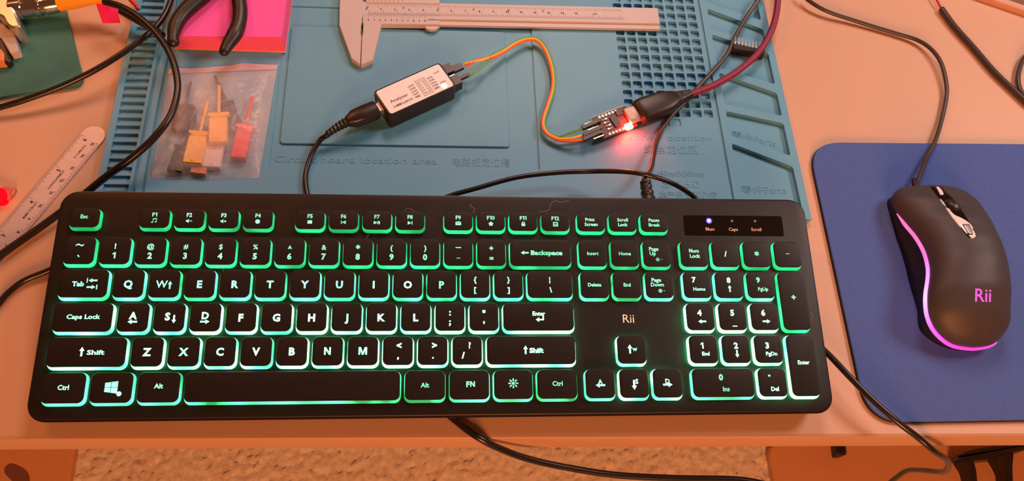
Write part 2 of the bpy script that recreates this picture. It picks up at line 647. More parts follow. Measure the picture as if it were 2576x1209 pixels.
# black bracket lying on the panel
bb = at(2510, 1150, ZW)
t = thing('black_bracket', 'black two-legged bracket on the wooden panel at the lower right corner', 'bracket', (bb.x, bb.y, ZW))
px_prism([(2400, 1150), (2447, 1129), (2500, 1119), (2590, 1112), (2590, 1128), (2552, 1136), (2552, 1148), (2510, 1150), (2440, 1158)], ZW + 26, ZW, 3, 8).build('crossbar', M['black'], t, smooth=35)
px_prism([(2505, 1140), (2554, 1134), (2550, 1168), (2553, 1230), (2536, 1230), (2532, 1185), (2522, 1165)], ZW + 27, ZW, 3, 6).build('leg', M['black'], t, smooth=35)
px_prism([(2420, 1152), (2448, 1146), (2458, 1175), (2464, 1230), (2450, 1230), (2440, 1180)], ZW + 26.5, ZW, 3, 6).build('leg', M['black'], t, smooth=35)
o = px_prism([(2103, 1106), (2128, 1104), (2133, 1142), (2108, 1144)], ZW + 20, ZW, 3, 4).build('black_clamp', M['black'], smooth=35)
tag(o, 'small black block on the wooden panel just below the desk edge', 'block')

# ================================================================== SILICONE MAT
ZT, ZR, ZF = 4.5, 3.5, 1.3          # top, recessed area, pocket floors
MX0, MX1, MY0, MY1 = -206.0, 244.0, 254.0, 554.0
rm = thing('repair_mat', 'blue-grey silicone repair mat with pocket grid and trays under the tools', 'mat', (19, 404, 0))
mb = MB()
mb.prism(rrect(MX0, MY0, MX1, MY1, 4), 0, ZF)
mb.build('base', M['mat'], rm)

mb = MB()


def B(x0, y0, x1, y1, z=ZT):
    mb.box(x0, y0, ZF - .2, x1, y1, z)


# left border with slots
B(MX0, MY0, -202, MY1)
B(-187, MY0, -185, MY1)
B(-182.5, MY0, -179, MY1)
B(-185, MY0, -182.5, MY1, 2.7)
B(-179, MY0, -177, MY1, 3.0)
B(-202, MY0, -187, 270)
B(-202, 270, -187, 548, 2.5)
y = 270.0
while y < 548:
    B(-202, y + 4.6, -187, y + 6.2)
    y += 6.2
B(-202, y, -187, MY1)
# plain field left of the circuit board area, recessed board area, plain field to the grid
B(-177, MY0, -104, MY1)
B(-104, MY0, 68, 289)
B(-104, 289, 68, 421, ZR)
B(-104, 421, 68, MY1)
B(68, MY0, 128, MY1)
# divider and groove right of the grid
B(190.8, MY0, 194.5, MY1, 3.3)
B(194.5, MY0, 197.5, MY1)
B(241, MY0, MX1, MY1)
mb.build('raised_field', M['mat'], rm)

# raised pad inside the circuit board area
mb = MB()
mb.prism(rrect(-99, 306, 49, 402.5, 2.5), ZR - .1, ZT + .4, 0.4)
mb.build('board_pad', M['mat'], rm, smooth=30)


def ring(mb, outer, hole, ztop, zf, rnd=0.0, n=4):
    """cell: outer quad (ccw, 4 pts), rounded hole polygon with floor at zf"""
    H = rpoly(hole, rnd, n)
    m = n + 1
    V = [(p[0], p[1], ztop) for p in outer]
    V += [(p.x, p.y, ztop) for p in H]
    V += [(p.x, p.y, zf) for p in H]
    k = len(H)
    F = []
    for c in range(4):
        for i in range(n):
            F.append((c, 4 + c * m + i + 1, 4 + c * m + i))
        nc = (c + 1) % 4
        F.append((c, nc, 4 + nc * m, 4 + c * m + n))
    for i in range(k):
        j = (i + 1) % k
        F.append((4 + i, 4 + j, 4 + k + j, 4 + k + i))
    F.append(tuple(4 + k + i for i in range(k)))
    mb.add(V, F)


# pocket grid, 8 columns
mb = MB()
PX, PY, GX, GY = 7.85, 7.80, 128.0, 346.7
for i in range(8):
    x0 = GX + i * PX
    for k in range(-1, 26):
        y1 = GY + k * PY + .75
        if y1 > MY1 - 4:
            break
        o = [(x0, y1 - PY), (x0 + PX, y1 - PY), (x0 + PX, y1), (x0, y1)]
        h = [(x0 + .8, y1 - PY + .75), (x0 + PX - .8, y1 - PY + .75), (x0 + PX - .8, y1 - .75), (x0 + .8, y1 - .75)]
        ring(mb, o, h, ZT, 2.0, 1.5)
    if i in (3, 4):
        y1 = GY - 2 * PY + .75
        o = [(x0, y1 - PY), (x0 + PX, y1 - PY), (x0 + PX, y1), (x0, y1)]
        h = [(x0 + .8, y1 - PY + .75), (x0 + PX - .8, y1 - PY + .75), (x0 + PX - .8, y1 - .75), (x0 + .8, y1 - .75)]
        ring(mb, o, h, ZT, ZT - .7, 1.5)
yt = GY - 2 * PY + .75
gx1 = GX + 8 * PX
mb.box(GX, MY0, ZF, gx1, yt - PY, ZT)
mb.box(GX, yt - PY, ZF, GX + 3 * PX, yt, ZT)
mb.box(GX + 5 * PX, yt - PY, ZF, gx1, yt, ZT)
mb.build('pocket_grid', M['mat'], rm)

# slanted parts trays
mb = MB()
trays = [(470, 470, 436.5, 420.5), (430.4, 412, 411, 397), (406, 390, 376, 362.2), (371.2, 354.6, 344, 335), (338.5, 329, 318.7, 302.5), (312, 294, 262, 262)]
xl, xr, il, ir = 197.5, 241.0, 199.5, 239.0
for i, (ul, ur, ll, lr) in enumerate(trays):
    tl = MY1 if i == 0 else (trays[i - 1][2] + ul) / 2
    tr = MY1 if i == 0 else (trays[i - 1][3] + ur) / 2
    bl_ = MY0 if i == len(trays) - 1 else (trays[i + 1][0] + ll) / 2
    br_ = MY0 if i == len(trays) - 1 else (trays[i + 1][1] + lr) / 2
    ring(mb, [(xl, bl_), (xr, br_), (xr, tr), (xl, tl)], [(il, ll), (ir, lr), (ir, ur), (il, ul)], ZT, ZF + .05, 2.2)
mb.build('parts_trays', M['mat'], rm)

for tx, cap, x, y, z, w, rz in (('Circuit board location area', 5.0, -50, 295.2, ZR, 103, 0), ('电路板定位槽', 5.2, 30.2, 294.5, ZR, 37, 0), ('screw position', 5.0, 158, 315.8, ZT, 57, 0), ('螺丝定位区', 5.4, 157, 306.0, ZT, 37, 0),
                             ('450mmX300mm', 4.2, 161, 287.4, ZT, 32, 0), ('S-160', 6.0, 160.5, 279.6, ZT, 25, 0), ('本产品专利必究', 4.6, 164, 271.0, ZT, 39, 0), ('零件Parts', 5.0, 217, 277.6, ZF + .05, 31, 0), ('零件Parts', 5.0, 217, 318, ZF + .05, 31, -.24)):
    mb = MB()
    put_relief(mb, tx, cap, 0, 0, 0, 0.23, width=w)
    mb.build('raised_lettering', M['mat'], rm, xf=Matrix.Translation((x, y, z)) @ Matrix.Rotation(rz, 4, 'Z'))

# ================================================================== KEYBOARD
U, G = 19.05, 1.6
KM = Matrix.Translation(Vector((-205.296, 225.552, 29.626))) @ Matrix.Rotation(-0.00185, 4, 'Z') @ Matrix.Rotation(0.12962, 4, 'X')


def kxf(x, y, z=0):
    return KM @ Vector((x, y, z))


kb = bpy.data.objects.new('keyboard', None)
COL.objects.link(kb)
kb.empty_display_size = 0.02
base_mm = kxf(212.7, -37, -29)
KBW = Matrix.Translation(Vector((base_mm.x, base_mm.y, 0)) * MM)
kb.matrix_world = KBW
WORLD[kb.name] = KBW
tag(kb, 'black full-size keyboard with green backlit keys in the middle of the desk', 'keyboard')
KX0, KX1, KY0, KY1 = -6.7, 432.2, -102.3, 28.2
mb = MB()
Lp = []
for z, ins, sk in ((-13, 4, 0), (-11.5, 2.2, 0), (-4, .3, 0), (-2.6, 0, 0), (-1.7, 0.0, 0), (-1.5, 0.7, 0)):
    Lp.append([(x, y, z) for x, y in rrect(KX0 + ins, KY0 + ins, KX1 - ins, KY1 - ins, 10 - ins * .5, 8)])
mb.loft(Lp)
mb.build('case', M['case'], kb, smooth=35, xf=KM)
mb = MB()
Lp = []
for z, ins in ((-1.6, .9), (-0.5, .9), (-0.12, 1.15), (0, 1.7)):
    Lp.append([(x, y, z) for x, y in rrect(KX0 + ins, KY0 + ins, KX1 - ins, KY1 - ins, 9.3 - ins * .5, 8)])
mb.loft(Lp)
plate = mb.build('top_plate', M['plate'], kb, smooth=50, xf=KM)
for fx in (30, 390):
    mb = MB()
    p0, p1 = kxf(fx, 14, -12), kxf(fx + 12, 14, -12)
    mb.add([(p0.x, p0.y - 2, 0), (p1.x, p0.y - 2, 0), (p1.x, p0.y + 2, 0), (p0.x, p0.y + 2, 0), (p0.x, p0.y - 6, p0.z), (p1.x, p0.y - 6, p0.z), (p1.x, p0.y + 1, p0.z + 1), (p0.x, p0.y + 1, p0.z + 1)],
           [(0, 3, 2, 1), (4, 5, 6, 7), (0, 1, 5, 4), (1, 2, 6, 5), (2, 3, 7, 6), (3, 0, 4, 7)])
    mb.build('flip_foot', M['case'], kb)
    mb = MB()
    p0 = kxf(fx, -92, -12.5)
    mb.box(p0.x, p0.y - 4, 0, p0.x + 20, p0.y + 4, p0.z + .4)
    mb.build('rubber_foot', M['rubber'], kb)

KH = 3.2
_km = {}


def key_meshes(w, h):
    key = (round(w, 2), round(h, 2))
    if key not in _km:
        a, b = w / 2, h / 2
        mb = MB()
        Lp = [[(x, y, z) for x, y in rrect(-a + i, -b + f, a - i, b - k, r, 6)] for z, i, f, k, r in
              ((-.05, 0, 0, 0, 3.6), (.5, .04, .08, .02, 3.6), (1.8, .3, .6, .1, 3.4), (KH - .2, .60, 1.2, .34, 3.1))]
        mb.loft(Lp)
        me = bpy.data.meshes.new('key')
        me.from_pydata([Vector(v) * MM for v in mb.v], [], mb.f)
        me.polygons.foreach_set('use_smooth', [True] * len(me.polygons))
        me.set_sharp_from_angle(angle=math.radians(40))
        mb = MB()
        Lp = [[(x, y, z) for x, y in rrect(-a + i, -b + f, a - i, b - k, r, 6)] for z, i, f, k, r in
              ((KH - .25, .52, 1.08, .25, 3.2), (KH, .52, 1.08, .25, 3.2), (KH + .22, .7, 1.25, .45, 3.0), (KH + .3, 1.1, 1.65, .85, 2.7))]
        mb.loft(Lp)
        mt = bpy.data.meshes.new('key_top')
        mt.from_pydata([Vector(v) * MM for v in mb.v], [], mb.f)
        mt.materials.append(M['keycap'])
        mt.polygons.foreach_set('use_smooth', [True] * len(mt.polygons))
        mt.set_sharp_from_angle(angle=math.radians(30))
        _km[key] = (me, mt, {})
    return _km[key]


def arrow(L, d, w=.16, hw=.34, hl=.4):
    p = [(-.5, -w / 2), (.5 - hl, -w / 2), (.5 - hl, -hw / 2), (.5, 0), (.5 - hl, hw / 2), (.5 - hl, w / 2), (-.5, w / 2)]
    c, s = {'r': (1, 0), 'l': (-1, 0), 'u': (0, 1), 'd': (0, -1)}[d]
    return [((x * c - y * s) * L, (x * s + y * c) * L) for x, y in p]


def bx2(x, y, w, h):
    return [(x - w / 2, y - h / 2), (x + w / 2, y - h / 2), (x + w / 2, y + h / 2), (x - w / 2, y + h / 2)]


def icon(n):
    if n == 'note':
        return [circ(-.32, -.3, .17, 8, .13), circ(.28, -.22, .17, 8, .13), bx2(-.19, 0, .09, .6), bx2(.41, .08, .09, .6), [(-.23, .22), (.45, .3), (.45, .48), (-.23, .4)]]
    if n == 'spk-':
        return [[(-.5, -.14), (-.3, -.14), (-.02, -.38), (-.02, .38), (-.3, .14), (-.5, .14)], bx2(.3, 0, .5, .12)]
    if n == 'spk+':
        return [[(-.5, -.14), (-.3, -.14), (-.02, -.38), (-.02, .38), (-.3, .14), (-.5, .14)], bx2(.3, 0, .46, .12), bx2(.3, 0, .12, .42)]
    if n == 'mute':
        return [[(x, y) for x, y in circ(0, 0, .42, 14)]]
    if n == 'stop':
        return [bx2(0, 0, .8, .62)]
    if n == 'prev':
        return [bx2(-.36, 0, .14, .66), [(-.28, 0), (.42, -.34), (.42, .34)]]
    if n == 'next':
        return [bx2(.36, 0, .14, .66), [(.28, 0), (-.42, -.34), (-.42, .34)]]
    if n == 'play':
        return [[(-.55, -.32), (.1, 0), (-.55, .32)], bx2(.2, 0, .16, .6), bx2(.46, 0, .16, .6)]
    if n == 'mail':
        return [[(-.5, -.34), (.5, -.34), (.5, .3), (0, -.1), (-.5, .3)], [(-.42, .36), (.42, .36), (0, .03)]]
    if n == 'home':
        return [[(-.5, -.02), (0, .42), (.5, -.02)], bx2(0, -.2, .62, .38)]
    if n == 'lock':
        return [bx2(0, -.16, .66, .5), bx2(-.2, .18, .11, .3), bx2(.2, .18, .11, .3), bx2(0, .34, .5, .12)]
    if n == 'calc':
        return [bx2(0, .32, .9, .2), bx2(-.36, -.1, .18, .6), bx2(.36, -.1, .18, .6), bx2(0, -.1, .5, .14), bx2(0, -.36, .9, .14)]
    if n == 'sun':
        out = [circ(0, 0, .16, 10)]
        for k in range(8):
            a = k * math.pi / 4
            c, s = math.cos(a), math.sin(a)
            out.append([(c * r - s * w, s * r + c * w) for r, w in ((.24, -.07), (.5, -.07), (.5, .07), (.24, .07))])
        return out
    if n == 'win':
        return [[(-.5, -.36), (-.04, -.42), (-.04, -.03), (-.5, -.03)], [(0.0, -.43), (.5, -.5), (.5, -.03), (0.0, -.03)],
                [(-.5, .01), (-.04, .01), (-.04, .42), (-.5, .36)], [(0, .01), (.5, .01), (.5, .5), (0, .43)], circ(.66, -.52, .2, 10)]
    if n == 'ret':
        return [arrow(.9, 'l', .18, .6, .42), bx2(.4, .2, .16, .46)]
    if n == 'star':
        out = []
        for k in range(3):
            a = k * math.pi / 3 + math.pi / 6
            c, s = math.cos(a), math.sin(a)
            out.append([(c * r - s * w, s * r + c * w) for r, w in ((-.5, -.11), (.5, -.11), (.5, .11), (-.5, .11))])
        return out
    if n == 'one':
        return [[(-.02, -.5), (.2, -.5), (.2, .5), (.02, .5), (-.28, .3), (-.28, .1), (-.02, .22)]]
    if n == 'tilde':
        return [[(-.5, -.12), (-.3, .0), (-.12, .02), (.2, -.14), (.36, -.12), (.5, .04), (.5, .16), (.32, .04), (.16, .04), (-.14, .2), (-.34, .16), (-.5, .02)]]
    if n == 'vbar':
        return [bx2(0, 0, .22, 1)]
    if n == 'bar':
        return [bx2(0, 0, 1, .18)]
    return []


FONT = 0.042     # stroke thickening of the bold legends


def legend(items, z):
    mb = MB()
    for it in items:
        if it[0] == 't':
            _, s, cap, dx, dy = it[:5]
            put_text(mb, s, cap, dx, dy, z, bold=FONT if cap > 2.6 else .026, width=it[5] if len(it) > 5 else None)
        elif it[0] == 'a':
            _, d, L, dx, dy = it
            poly2(mb, arrow(L, d, .2, .52, .42), dx, dy, 1, z)
        else:
            _, n, s, dx, dy = it
            for p in icon(n):
                poly2(mb, p, dx, dy, s, z)
    return mb


def key(x0, ytop, wu, hmm, items, lev, name='key'):
    """x0, wu in key units; ytop and hmm in mm"""
    w, h = wu * U - G, hmm - G
    cx, cy = (x0 + wu / 2) * U, ytop - hmm / 2
    me, mt, cache = key_meshes(w, h)
    if lev not in cache:
        m2 = me.copy()
        m2.materials.append(M['glow' + lev])
        cache[lev] = m2
    W = Matrix.Scale(MM, 4) @ KM @ Matrix.Translation((cx, cy, 0)) @ Matrix.Scale(1 / MM, 4)
    o = bpy.data.objects.new(name, cache[lev])
    COL.objects.link(o)
    o.parent = kb
    o.matrix_parent_inverse = KBW.inverted()
    o.matrix_basis = W
    o2 = bpy.data.objects.new('key_top', mt)
    COL.objects.link(o2)
    o2.parent = o
    if items:
        mb = legend(items, KH + .34)
        ml = bpy.data.meshes.new('legend')
        ml.from_pydata([Vector((v[0], v[1] + .12, v[2])) * MM for v in mb.v], [], mb.f)
        ml.materials.append(M['leg' + lev])
        o3 = bpy.data.objects.new('legend', ml)
        COL.objects.link(o3)
        o3.parent = o
    return o


T = lambda s, cap=4.1, dx=0, dy=0, w=None: ('t', s, cap, dx, dy, w)
FH, FT = 14.6, 17.2
fk = [('F1', 'note'), ('F2', 'spk-'), ('F3', 'spk+'), ('F4', 'mute'), ('F5', 'stop'), ('F6', 'prev'), ('F7', 'play'), ('F8', 'next'), ('F9', 'mail'), ('F10', 'home'), ('F11', 'lock'), ('F12', 'calc')]
key(0, FT, 1, FH, [T('Esc', 2.3, 0, .9)], 'F')
for i, (s, ic) in enumerate(fk):
    x = (2 + i) if i < 4 else (6.535 + i - 4) if i < 8 else (11 + i - 8)
    key(x, FT, 1, FH, [T(s, 2.4, 0, 2.4, None), ('i', ic, 3.2, 0, -1.3)], 'F')
N0, P0 = 15.115, 18.297
for i, (a, b) in enumerate((('Print', 'Screen'), ('Scroll', 'Lock'), ('Pause', 'Break'))):
    key(N0 + i, FT, 1, FH, [T(a, 2.1, -.6 if i == 0 else 0, 1.9), T(b, 2.1, 0, -1.1)], 'F')
nums = [('~', '`'), ('!', '1'), ('@', '2'), ('#', '3'), ('$', '4'), ('%', '5'), ('^', '6'), ('&', '7'), ('*', '8'), ('(', '9'), (')', '0')]
for i, (a, b) in enumerate(nums):
    up = ('i', 'tilde', 4.4, 0, 3.2) if a == '~' else ('i', 'star', 2.6, 0, 3.2) if a == '*' else T(a, 3.0, 0, 2.9 if a != '^' else 2.2)
    dn = ('i', 'one', 3.6, 0, -2.6) if b == '1' else T(b, 3.5, 0, -2.6 if b != '`' else -4.2)
    key(i, 0, 1, U, [up, dn], 'N')
key(11, 0, 1, U, [('i', 'bar', 3.2, 0, 3.2), ('i', 'bar', 2.0, 0, -3.2)], 'N')
key(12, 0, 1, U, [T('+', 3.2, 0, 3.0), T('=', 3.0, 0, -3.2)], 'N')
key(13, 0, 2, U, [('a', 'l', 4.6, -9.2, 0.3), T('Backspace', 2.7, 3.6, .4, 18.5)], 'N')
key(0, -U, 1.5, U, [T('Tab', 2.7, -2.6, 0, 6.4), ('a', 'l', 4.6, 5.0, 1.9), ('i', 'vbar', 2.6, 2.0, 1.9), ('a', 'r', 4.6, 4.4, -1.9), ('i', 'vbar', 2.6, 7.4, -1.9)], 'Q')
for i, c in enumerate('QWERTYUIOP'):
    it = [T(c, 4.2, 0 if c != 'W' else -1.2, 0)]
    if c == 'W':
        it.append(('a', 'u', 4.6, 3.2, -.6))
    key(1.5 + i, -U, 1, U, it, 'Q')
key(11.5, -U, 1, U, [T('{', 3.0, 0, 3.1), T('[', 3.0, 0, -2.9)], 'Q')
key(12.5, -U, 1, U, [T('}', 3.0, 0, 3.1), T(']', 3.0, 0, -2.9)], 'Q')
key(13.5, -U, 1.5, U, [T('¦', 2.8, 0, 3.3), T('\\', 3.0, 0.4, -2.9)], 'Q')
key(0, -2 * U, 1.75, U, [T('Caps Lock', 2.5, 0.4, .6, 17.5)], 'A')
for i, c in enumerate('ASDFGHJKL'):
    it = [T(c, 4.2, 0, 0)]
    if c in 'AD':
        it = [T(c, 3.9, 0, 1.2), ('a', 'l' if c == 'A' else 'r', 5.0, 0, -2.3)]
    if c == 'S':
        it = [T(c, 4.2, -.9, .7), ('a', 'd', 4.6, 2.6, -.9)]
    key(1.75 + i, -2 * U, 1, U, it, 'A')
key(10.75, -2 * U, 1, U, [T(':', 3.6, 0, 3.0), T(';', 3.6, 0, -2.4)], 'A')
key(11.75, -2 * U, 1, U, [T('"', 3.6, 0, 2.2), T("'", 3.6, 0, -4.2)], 'A')
key(12.75, -2 * U, 2.25, U, [T('Enter', 2.4, 0.2, 2.2), ('i', 'ret', 5.0, 0.6, -1.4)], 'A')
key(0, -3 * U, 2.25, U, [('a', 'u', 5.0, -2.6, .5), T('Shift', 2.5, 4.6, .1, 9.0)], 'Z')
for i, c in enumerate('ZXCVBNM'):
    key(2.25 + i, -3 * U, 1, U, [T(c, 4.2, 0, .2)], 'Z')
for i, (a, b) in enumerate((('<', ','), ('>', '.'), ('?', '/'))):
    key(9.25 + i, -3 * U, 1, U, [T(a, 3.6, .6 + i * .4, 3.2), T(b, 3.4, .2 if i < 2 else -2.2, -2.4)], 'Z')
key(12.25, -3 * U, 2.75, U, [('a', 'u', 4.8, -3.2, .4), T('Shift', 2.7, 2.9, .1, 8.0)], 'Z')
bot = [(0, 1.28, [T('Ctrl', 2.6, 0, .6)]), (1.28, 1.26, [('i', 'win', 6.6, 0, .4)]), (2.54, 1.27, [T('Alt', 2.6, 0, 1.0)]), (3.81, 6.09, []), (9.90, 1.275, [T('Alt', 2.6, 0, .3)]),
       (11.175, 1.27, [T('FN', 3.0, .6, .6)]), (12.445, 1.255, [('i', 'sun', 5.4, 0, .8)]), (13.70, 1.30, [T('Ctrl', 2.6, 0.2, .6)])]
for x, w, it in bot:
    key(x, -4 * U, w, U, it, 'C')
nav = [('Insert',), ('Home',), ('Page', 'Up'), ('Delete',), ('End',), ('Page', 'Down')]
for i, s in enumerate(nav):
    it = [T(s[0], 2.1, 0, .2)] if len(s) == 1 else [T(s[0], 2.3, -1.6, 3.2), T(s[1], 2.3, -2.4 if s[1] == 'Up' else -1.2, .4), ('i', 'sun', 2.4, .3, -3.4), ('i', 'bar', 1.0, 2.6, -3.4)]
    key(N0 + i % 3, -U * (i // 3), 1, U, it, 'N' if i < 3 else 'Q')
key(N0 + 1, -3 * U, 1, U, [('a', 'u', 5.2, -1.0, .6), T('w', 2.6, 1.8, .8)], 'Z')
for i, (d, c) in enumerate((('l', 'A'), ('d', 'S'), ('r', 'D'))):
    key(N0 + i, -4 * U, 1, U, [('a', d, 5.4, 0, -.6), T(c, 2.6, 0 if d != 'd' else 1.6, 1.4)], 'C' if i == 0 else 'Z')
npad = [(0, 0, [T('Num', 2.3, 0, 2.2), T('Lock', 2.3, .4, -1.0)], 'N'), (1, 0, [T('/', 3.2, 0, .4)], 'N'), (2, 0, [('i', 'star', 3.0, 0, .6)], 'N'), (3, 0, [('i', 'bar', 2.0, 0, .6)], 'N'),
        (0, 1, [T('7', 3.2, -1.8, 3.4), T('Home', 2.1, 1.0, -2.2)], 'Q'), (1, 1, [T('8', 3.2, 0, 3.2), ('a', 'u', 4.2, .2, -2.0)], 'Q'), (2, 1, [T('9', 3.2, -1.2, 3.4), T('PgUp', 2.1, 1.2, -2.2)], 'Q'),
        (0, 2, [T('4', 3.4, -.4, 2.6), ('a', 'l', 4.6, .8, -2.6)], 'A'), (1, 2, [T('5', 3.4, 0, 2.6), ('i', 'bar', 2.8, .8, -5.4)], 'A'), (2, 2, [T('6', 3.4, -.6, 2.6), ('a', 'r', 4.6, .8, -2.6)], 'A'),
        (0, 3, [('i', 'one', 3.5, -.6, 2.4), T('End', 2.2, 1.0, -2.2)], 'Z'), (1, 3, [T('2', 3.4, 0, 2.4), ('a', 'd', 4.4, .2, -2.4)], 'Z'), (2, 3, [T('3', 3.4, -.6, 2.4), T('PgDn', 2.2, 1.4, -2.4, 6.6)], 'Z'),
        (2, 4, [('i', 'stop', 1.5, -1.6, 4.0), T('Del', 2.4, .8, -3.4)], 'Z')]
for x, r, it, lv in npad:
    key(P0 + x, -U * r, 1, U, it, lv)
key(P0, -4 * U, 2, U, [T('0', 3.4, -1.2, 3.4), T('Ins', 2.6, 1.2, -3.2)], 'C')
key(P0 + 3, -U, 1, 2 * U, [T('+', 3.6, 0, 2.4)], 'N')
key(P0 + 3, -3 * U, 1, 2 * U, [T('Enter', 2.3, .6, 2.0)], 'Z')

# indicator panel, logo, lettering
mb = MB()
mb.prism(rrect(354.6, 3.4, 416.2, 16.6, 1.6), -.3, 0.12, 0.1)
panel = mb.build('indicator_panel', M['panel'], kb, xf=KM)
mb = MB()
mb.prism(circ(370.4, 13.1, 2.0, 18), 0.05, 0.2, .08)
mb.build('light_halo', M['haloblue'], panel, xf=KM)  # flat glowing disc stands in for the blue halo around the lit indicator
for x, m in ((370.4, 'ledblue'), (384.7, 'ledoff'), (399.0, 'ledoff')):
    mb = MB()
    rr = 1.1 if m == 'ledblue' else .8
    mb.prism(circ(x, 13.1, rr, 14), 0.05, 0.3, .08)
    mb.build('indicator_light', M[m], panel, xf=KM)
mb = MB()
for x, s in ((370.5, 'Num'), (384.9, 'Caps'), (399.2, 'Scroll')):
    put_text(mb, s, 2.1, x, 7.8, 0.16, .012)
mb.build('panel_lettering', M['pinkprint'], panel, xf=KM)
mb = MB()
put_text(mb, 'Rii', 5.2, 316.7, -47.3, 0.05, 0.0)
mb.build('logo_lettering', M['print'], kb, xf=KM)


def cable_obj(name, pts, d, m, parent=None, n=10, seg=8):
    mb = MB()
    mb.tube(spline(pts, seg), d / 2, n)
    return mb.build(name, m, parent, smooth='all')


# keyboard lead with ribbed strain relief
r0 = kxf(335.6, 26.5, -4.5)
r1 = Vector((r0.x - .4, r0.y + 15, r0.z - 1.0))
mb = MB()
pp, rr = [], []
for k in range(15):
    t_ = k / 14
    pp.append(r0.lerp(r1, t_))
    rr.append((4.6 - 1.2 * t_) * (0.86 if k in (4, 5, 8, 9, 12) else 1.0))
mb.tube(pp, rr, 12)
sr = mb.build('strain_relief', M['rubber'], kb, smooth=30)
kpath = [r1 - Vector((0, 4, 0)), r1 + Vector((0, 3, -1))] + ats([(1637, 425, 17), (1644, 392, 13), (1652, 355, 9), (1667, 322, 7), (1692, 288, 6.1), (1724, 256, 6.1), (1762, 213, 6.1), (1800, 172, 6.1), (1829, 137, 6.1), (1850, 92, 6.3), (1880, 40, 7), (1908, 0, 9), (1918, -16, 9)])
cable_obj('lead', kpath, 3.1, M['cablegrey'], kb)

# lint fibres caught on the keyboard
fib = [([(1355, 533), (1380, 528), (1386, 512), (1398, 505), (1412, 508), (1432, 504)]), ([(1020, 530), (1024, 523), (1034, 526), (1046, 533)]), ([(1190, 535), (1194, 524), (1182, 518), (1186, 512)]),
       ([(928, 590), (915, 605), (898, 608), (885, 618), (872, 625)]), ([(555, 725), (570, 710), (563, 690), (560, 672)]), ([(2040, 785), (2045, 793), (2041, 800), (2043, 808)])]
LINT = ['pale lint fibre above the F12 key', 'tiny curl of lint above the F8 key', 'curl of lint by the right corner of the F9 key', 'lint fibre slanting between the F7 and 8 keys', 'lint fibre between the E and R keys', 'short lint curl right of the numpad plus key']
for fi, f in enumerate(fib):
    mb = MB()
    pts = []
    for p in f:
        q = at(p[0], p[1], 34)
        c = Vector((0, 0, CAM_H))
        d = q - c
        # meet the plane just above the keys
        nrm = (KM.to_3x3() @ Vector((0, 0, 1)))
        p0 = kxf(0, 0, 3.1)
        s = (p0 - c).dot(nrm) / d.dot(nrm)
        pts.append(c + d * s)
    mb.tube(spline(pts, 5), .11, 4)
    o = mb.build('lint_fibre', M['lint'])
    tag(o, LINT[fi], 'lint', 'lint fibres on the keyboard')

# ================================================================== MOUSE PAD
pd = thing('mouse_pad', 'blue cloth mouse pad with rounded corners under the mouse', 'mouse pad', (400, 218, 0))
pl = [(252, 121), (560, 120.5), (560, 318), (253.5, 315.5)]
outl = rpoly([(251.5, 120.6), (560, 121.5), (560, 318), (254.0, 315.2)], 24, 10)
mb = MB()
mb.prism(outl, 0, 1.9)
mb.build('rubber_base', M['padrubber'], pd)
mb = MB()
mb.prism(inset(outl, .25), 1.9, 3.0, .3)
mb.build('cloth_top', M['pad'], pd, smooth=40)

# ================================================================== MOUSE
ms = thing('mouse', 'black wired mouse with glowing pink strip on the blue pad', 'mouse', (326, 218, 3))
S_strip = [(298.5, 254.5, 12), (300.8, 245.2, 14), (303.4, 236.7, 16), (304.2, 227.2, 18.8), (303.9, 219.4, 20.5), (302.3, 210.6, 22), (299.8, 203.0, 22.5), (296.6, 194.6, 22), (295.2, 188.2, 21), (295.6, 181.2, 18.5), (299.0, 174.6, 15), (305.0, 169.0, 12), (312.6, 165.2, 10), (323.9, 163.7, 9), (334.2, 164.8, 9), (340.6, 167.6, 10)]
S_right = [(348.5, 176.0, 11.5), (350.8, 187.5, 12.5), (353.4, 200, 13.5), (355.6, 218, 14), (356.2, 237, 14), (355.8, 252, 13), (353.4, 264, 12), (346.5, 271.8, 11.5), (333, 275.0, 11), (320, 275.3, 11), (305.0, 273.0, 11), (299.0, 268.6, 11), (297.0, 262, 11.3)]
loopS = spline([Vector(p) for p in S_strip + S_right + [S_strip[0]]], 4)[:-1]
NS = len(loopS)
n_strip = (len(S_strip) - 1) * 4 + 1


def spineH(y):
    tab = [(170, 30), (182, 34), (195, 37), (210, 38), (225, 36.5), (240, 33), (255, 28), (268, 23)]
    if y <= tab[0][0]:
        return tab[0][1]
    for (a, ha), (b, hb) in zip(tab, tab[1:]):
        if y <= b:
            t_ = (y - a) / (b - a)
            t_ = t_ * .5 + (t_ * t_ * (3 - 2 * t_)) * .5
            return ha + (hb - ha) * t_
    return tab[-1][1]


def botpt(p):
    c = Vector((326.5, 218, 0))
    q = Vector((p.x, p.y, 3.0))
    if p.x < 320 and p.y > 175:
        w_ = min(1, (320 - p.x) / 18) * min(1, max(0, (p.y - 174) / 16)) * min(1, max(.25, (276 - p.y) / 16))
        q.x = p.x * (1 - w_) + (299.5 - 1.2 * math.sin((p.y - 190) / 40)) * w_
    d = (q - c)
    q -= Vector((d.x * .02, d.y * .012, 0))
    return q


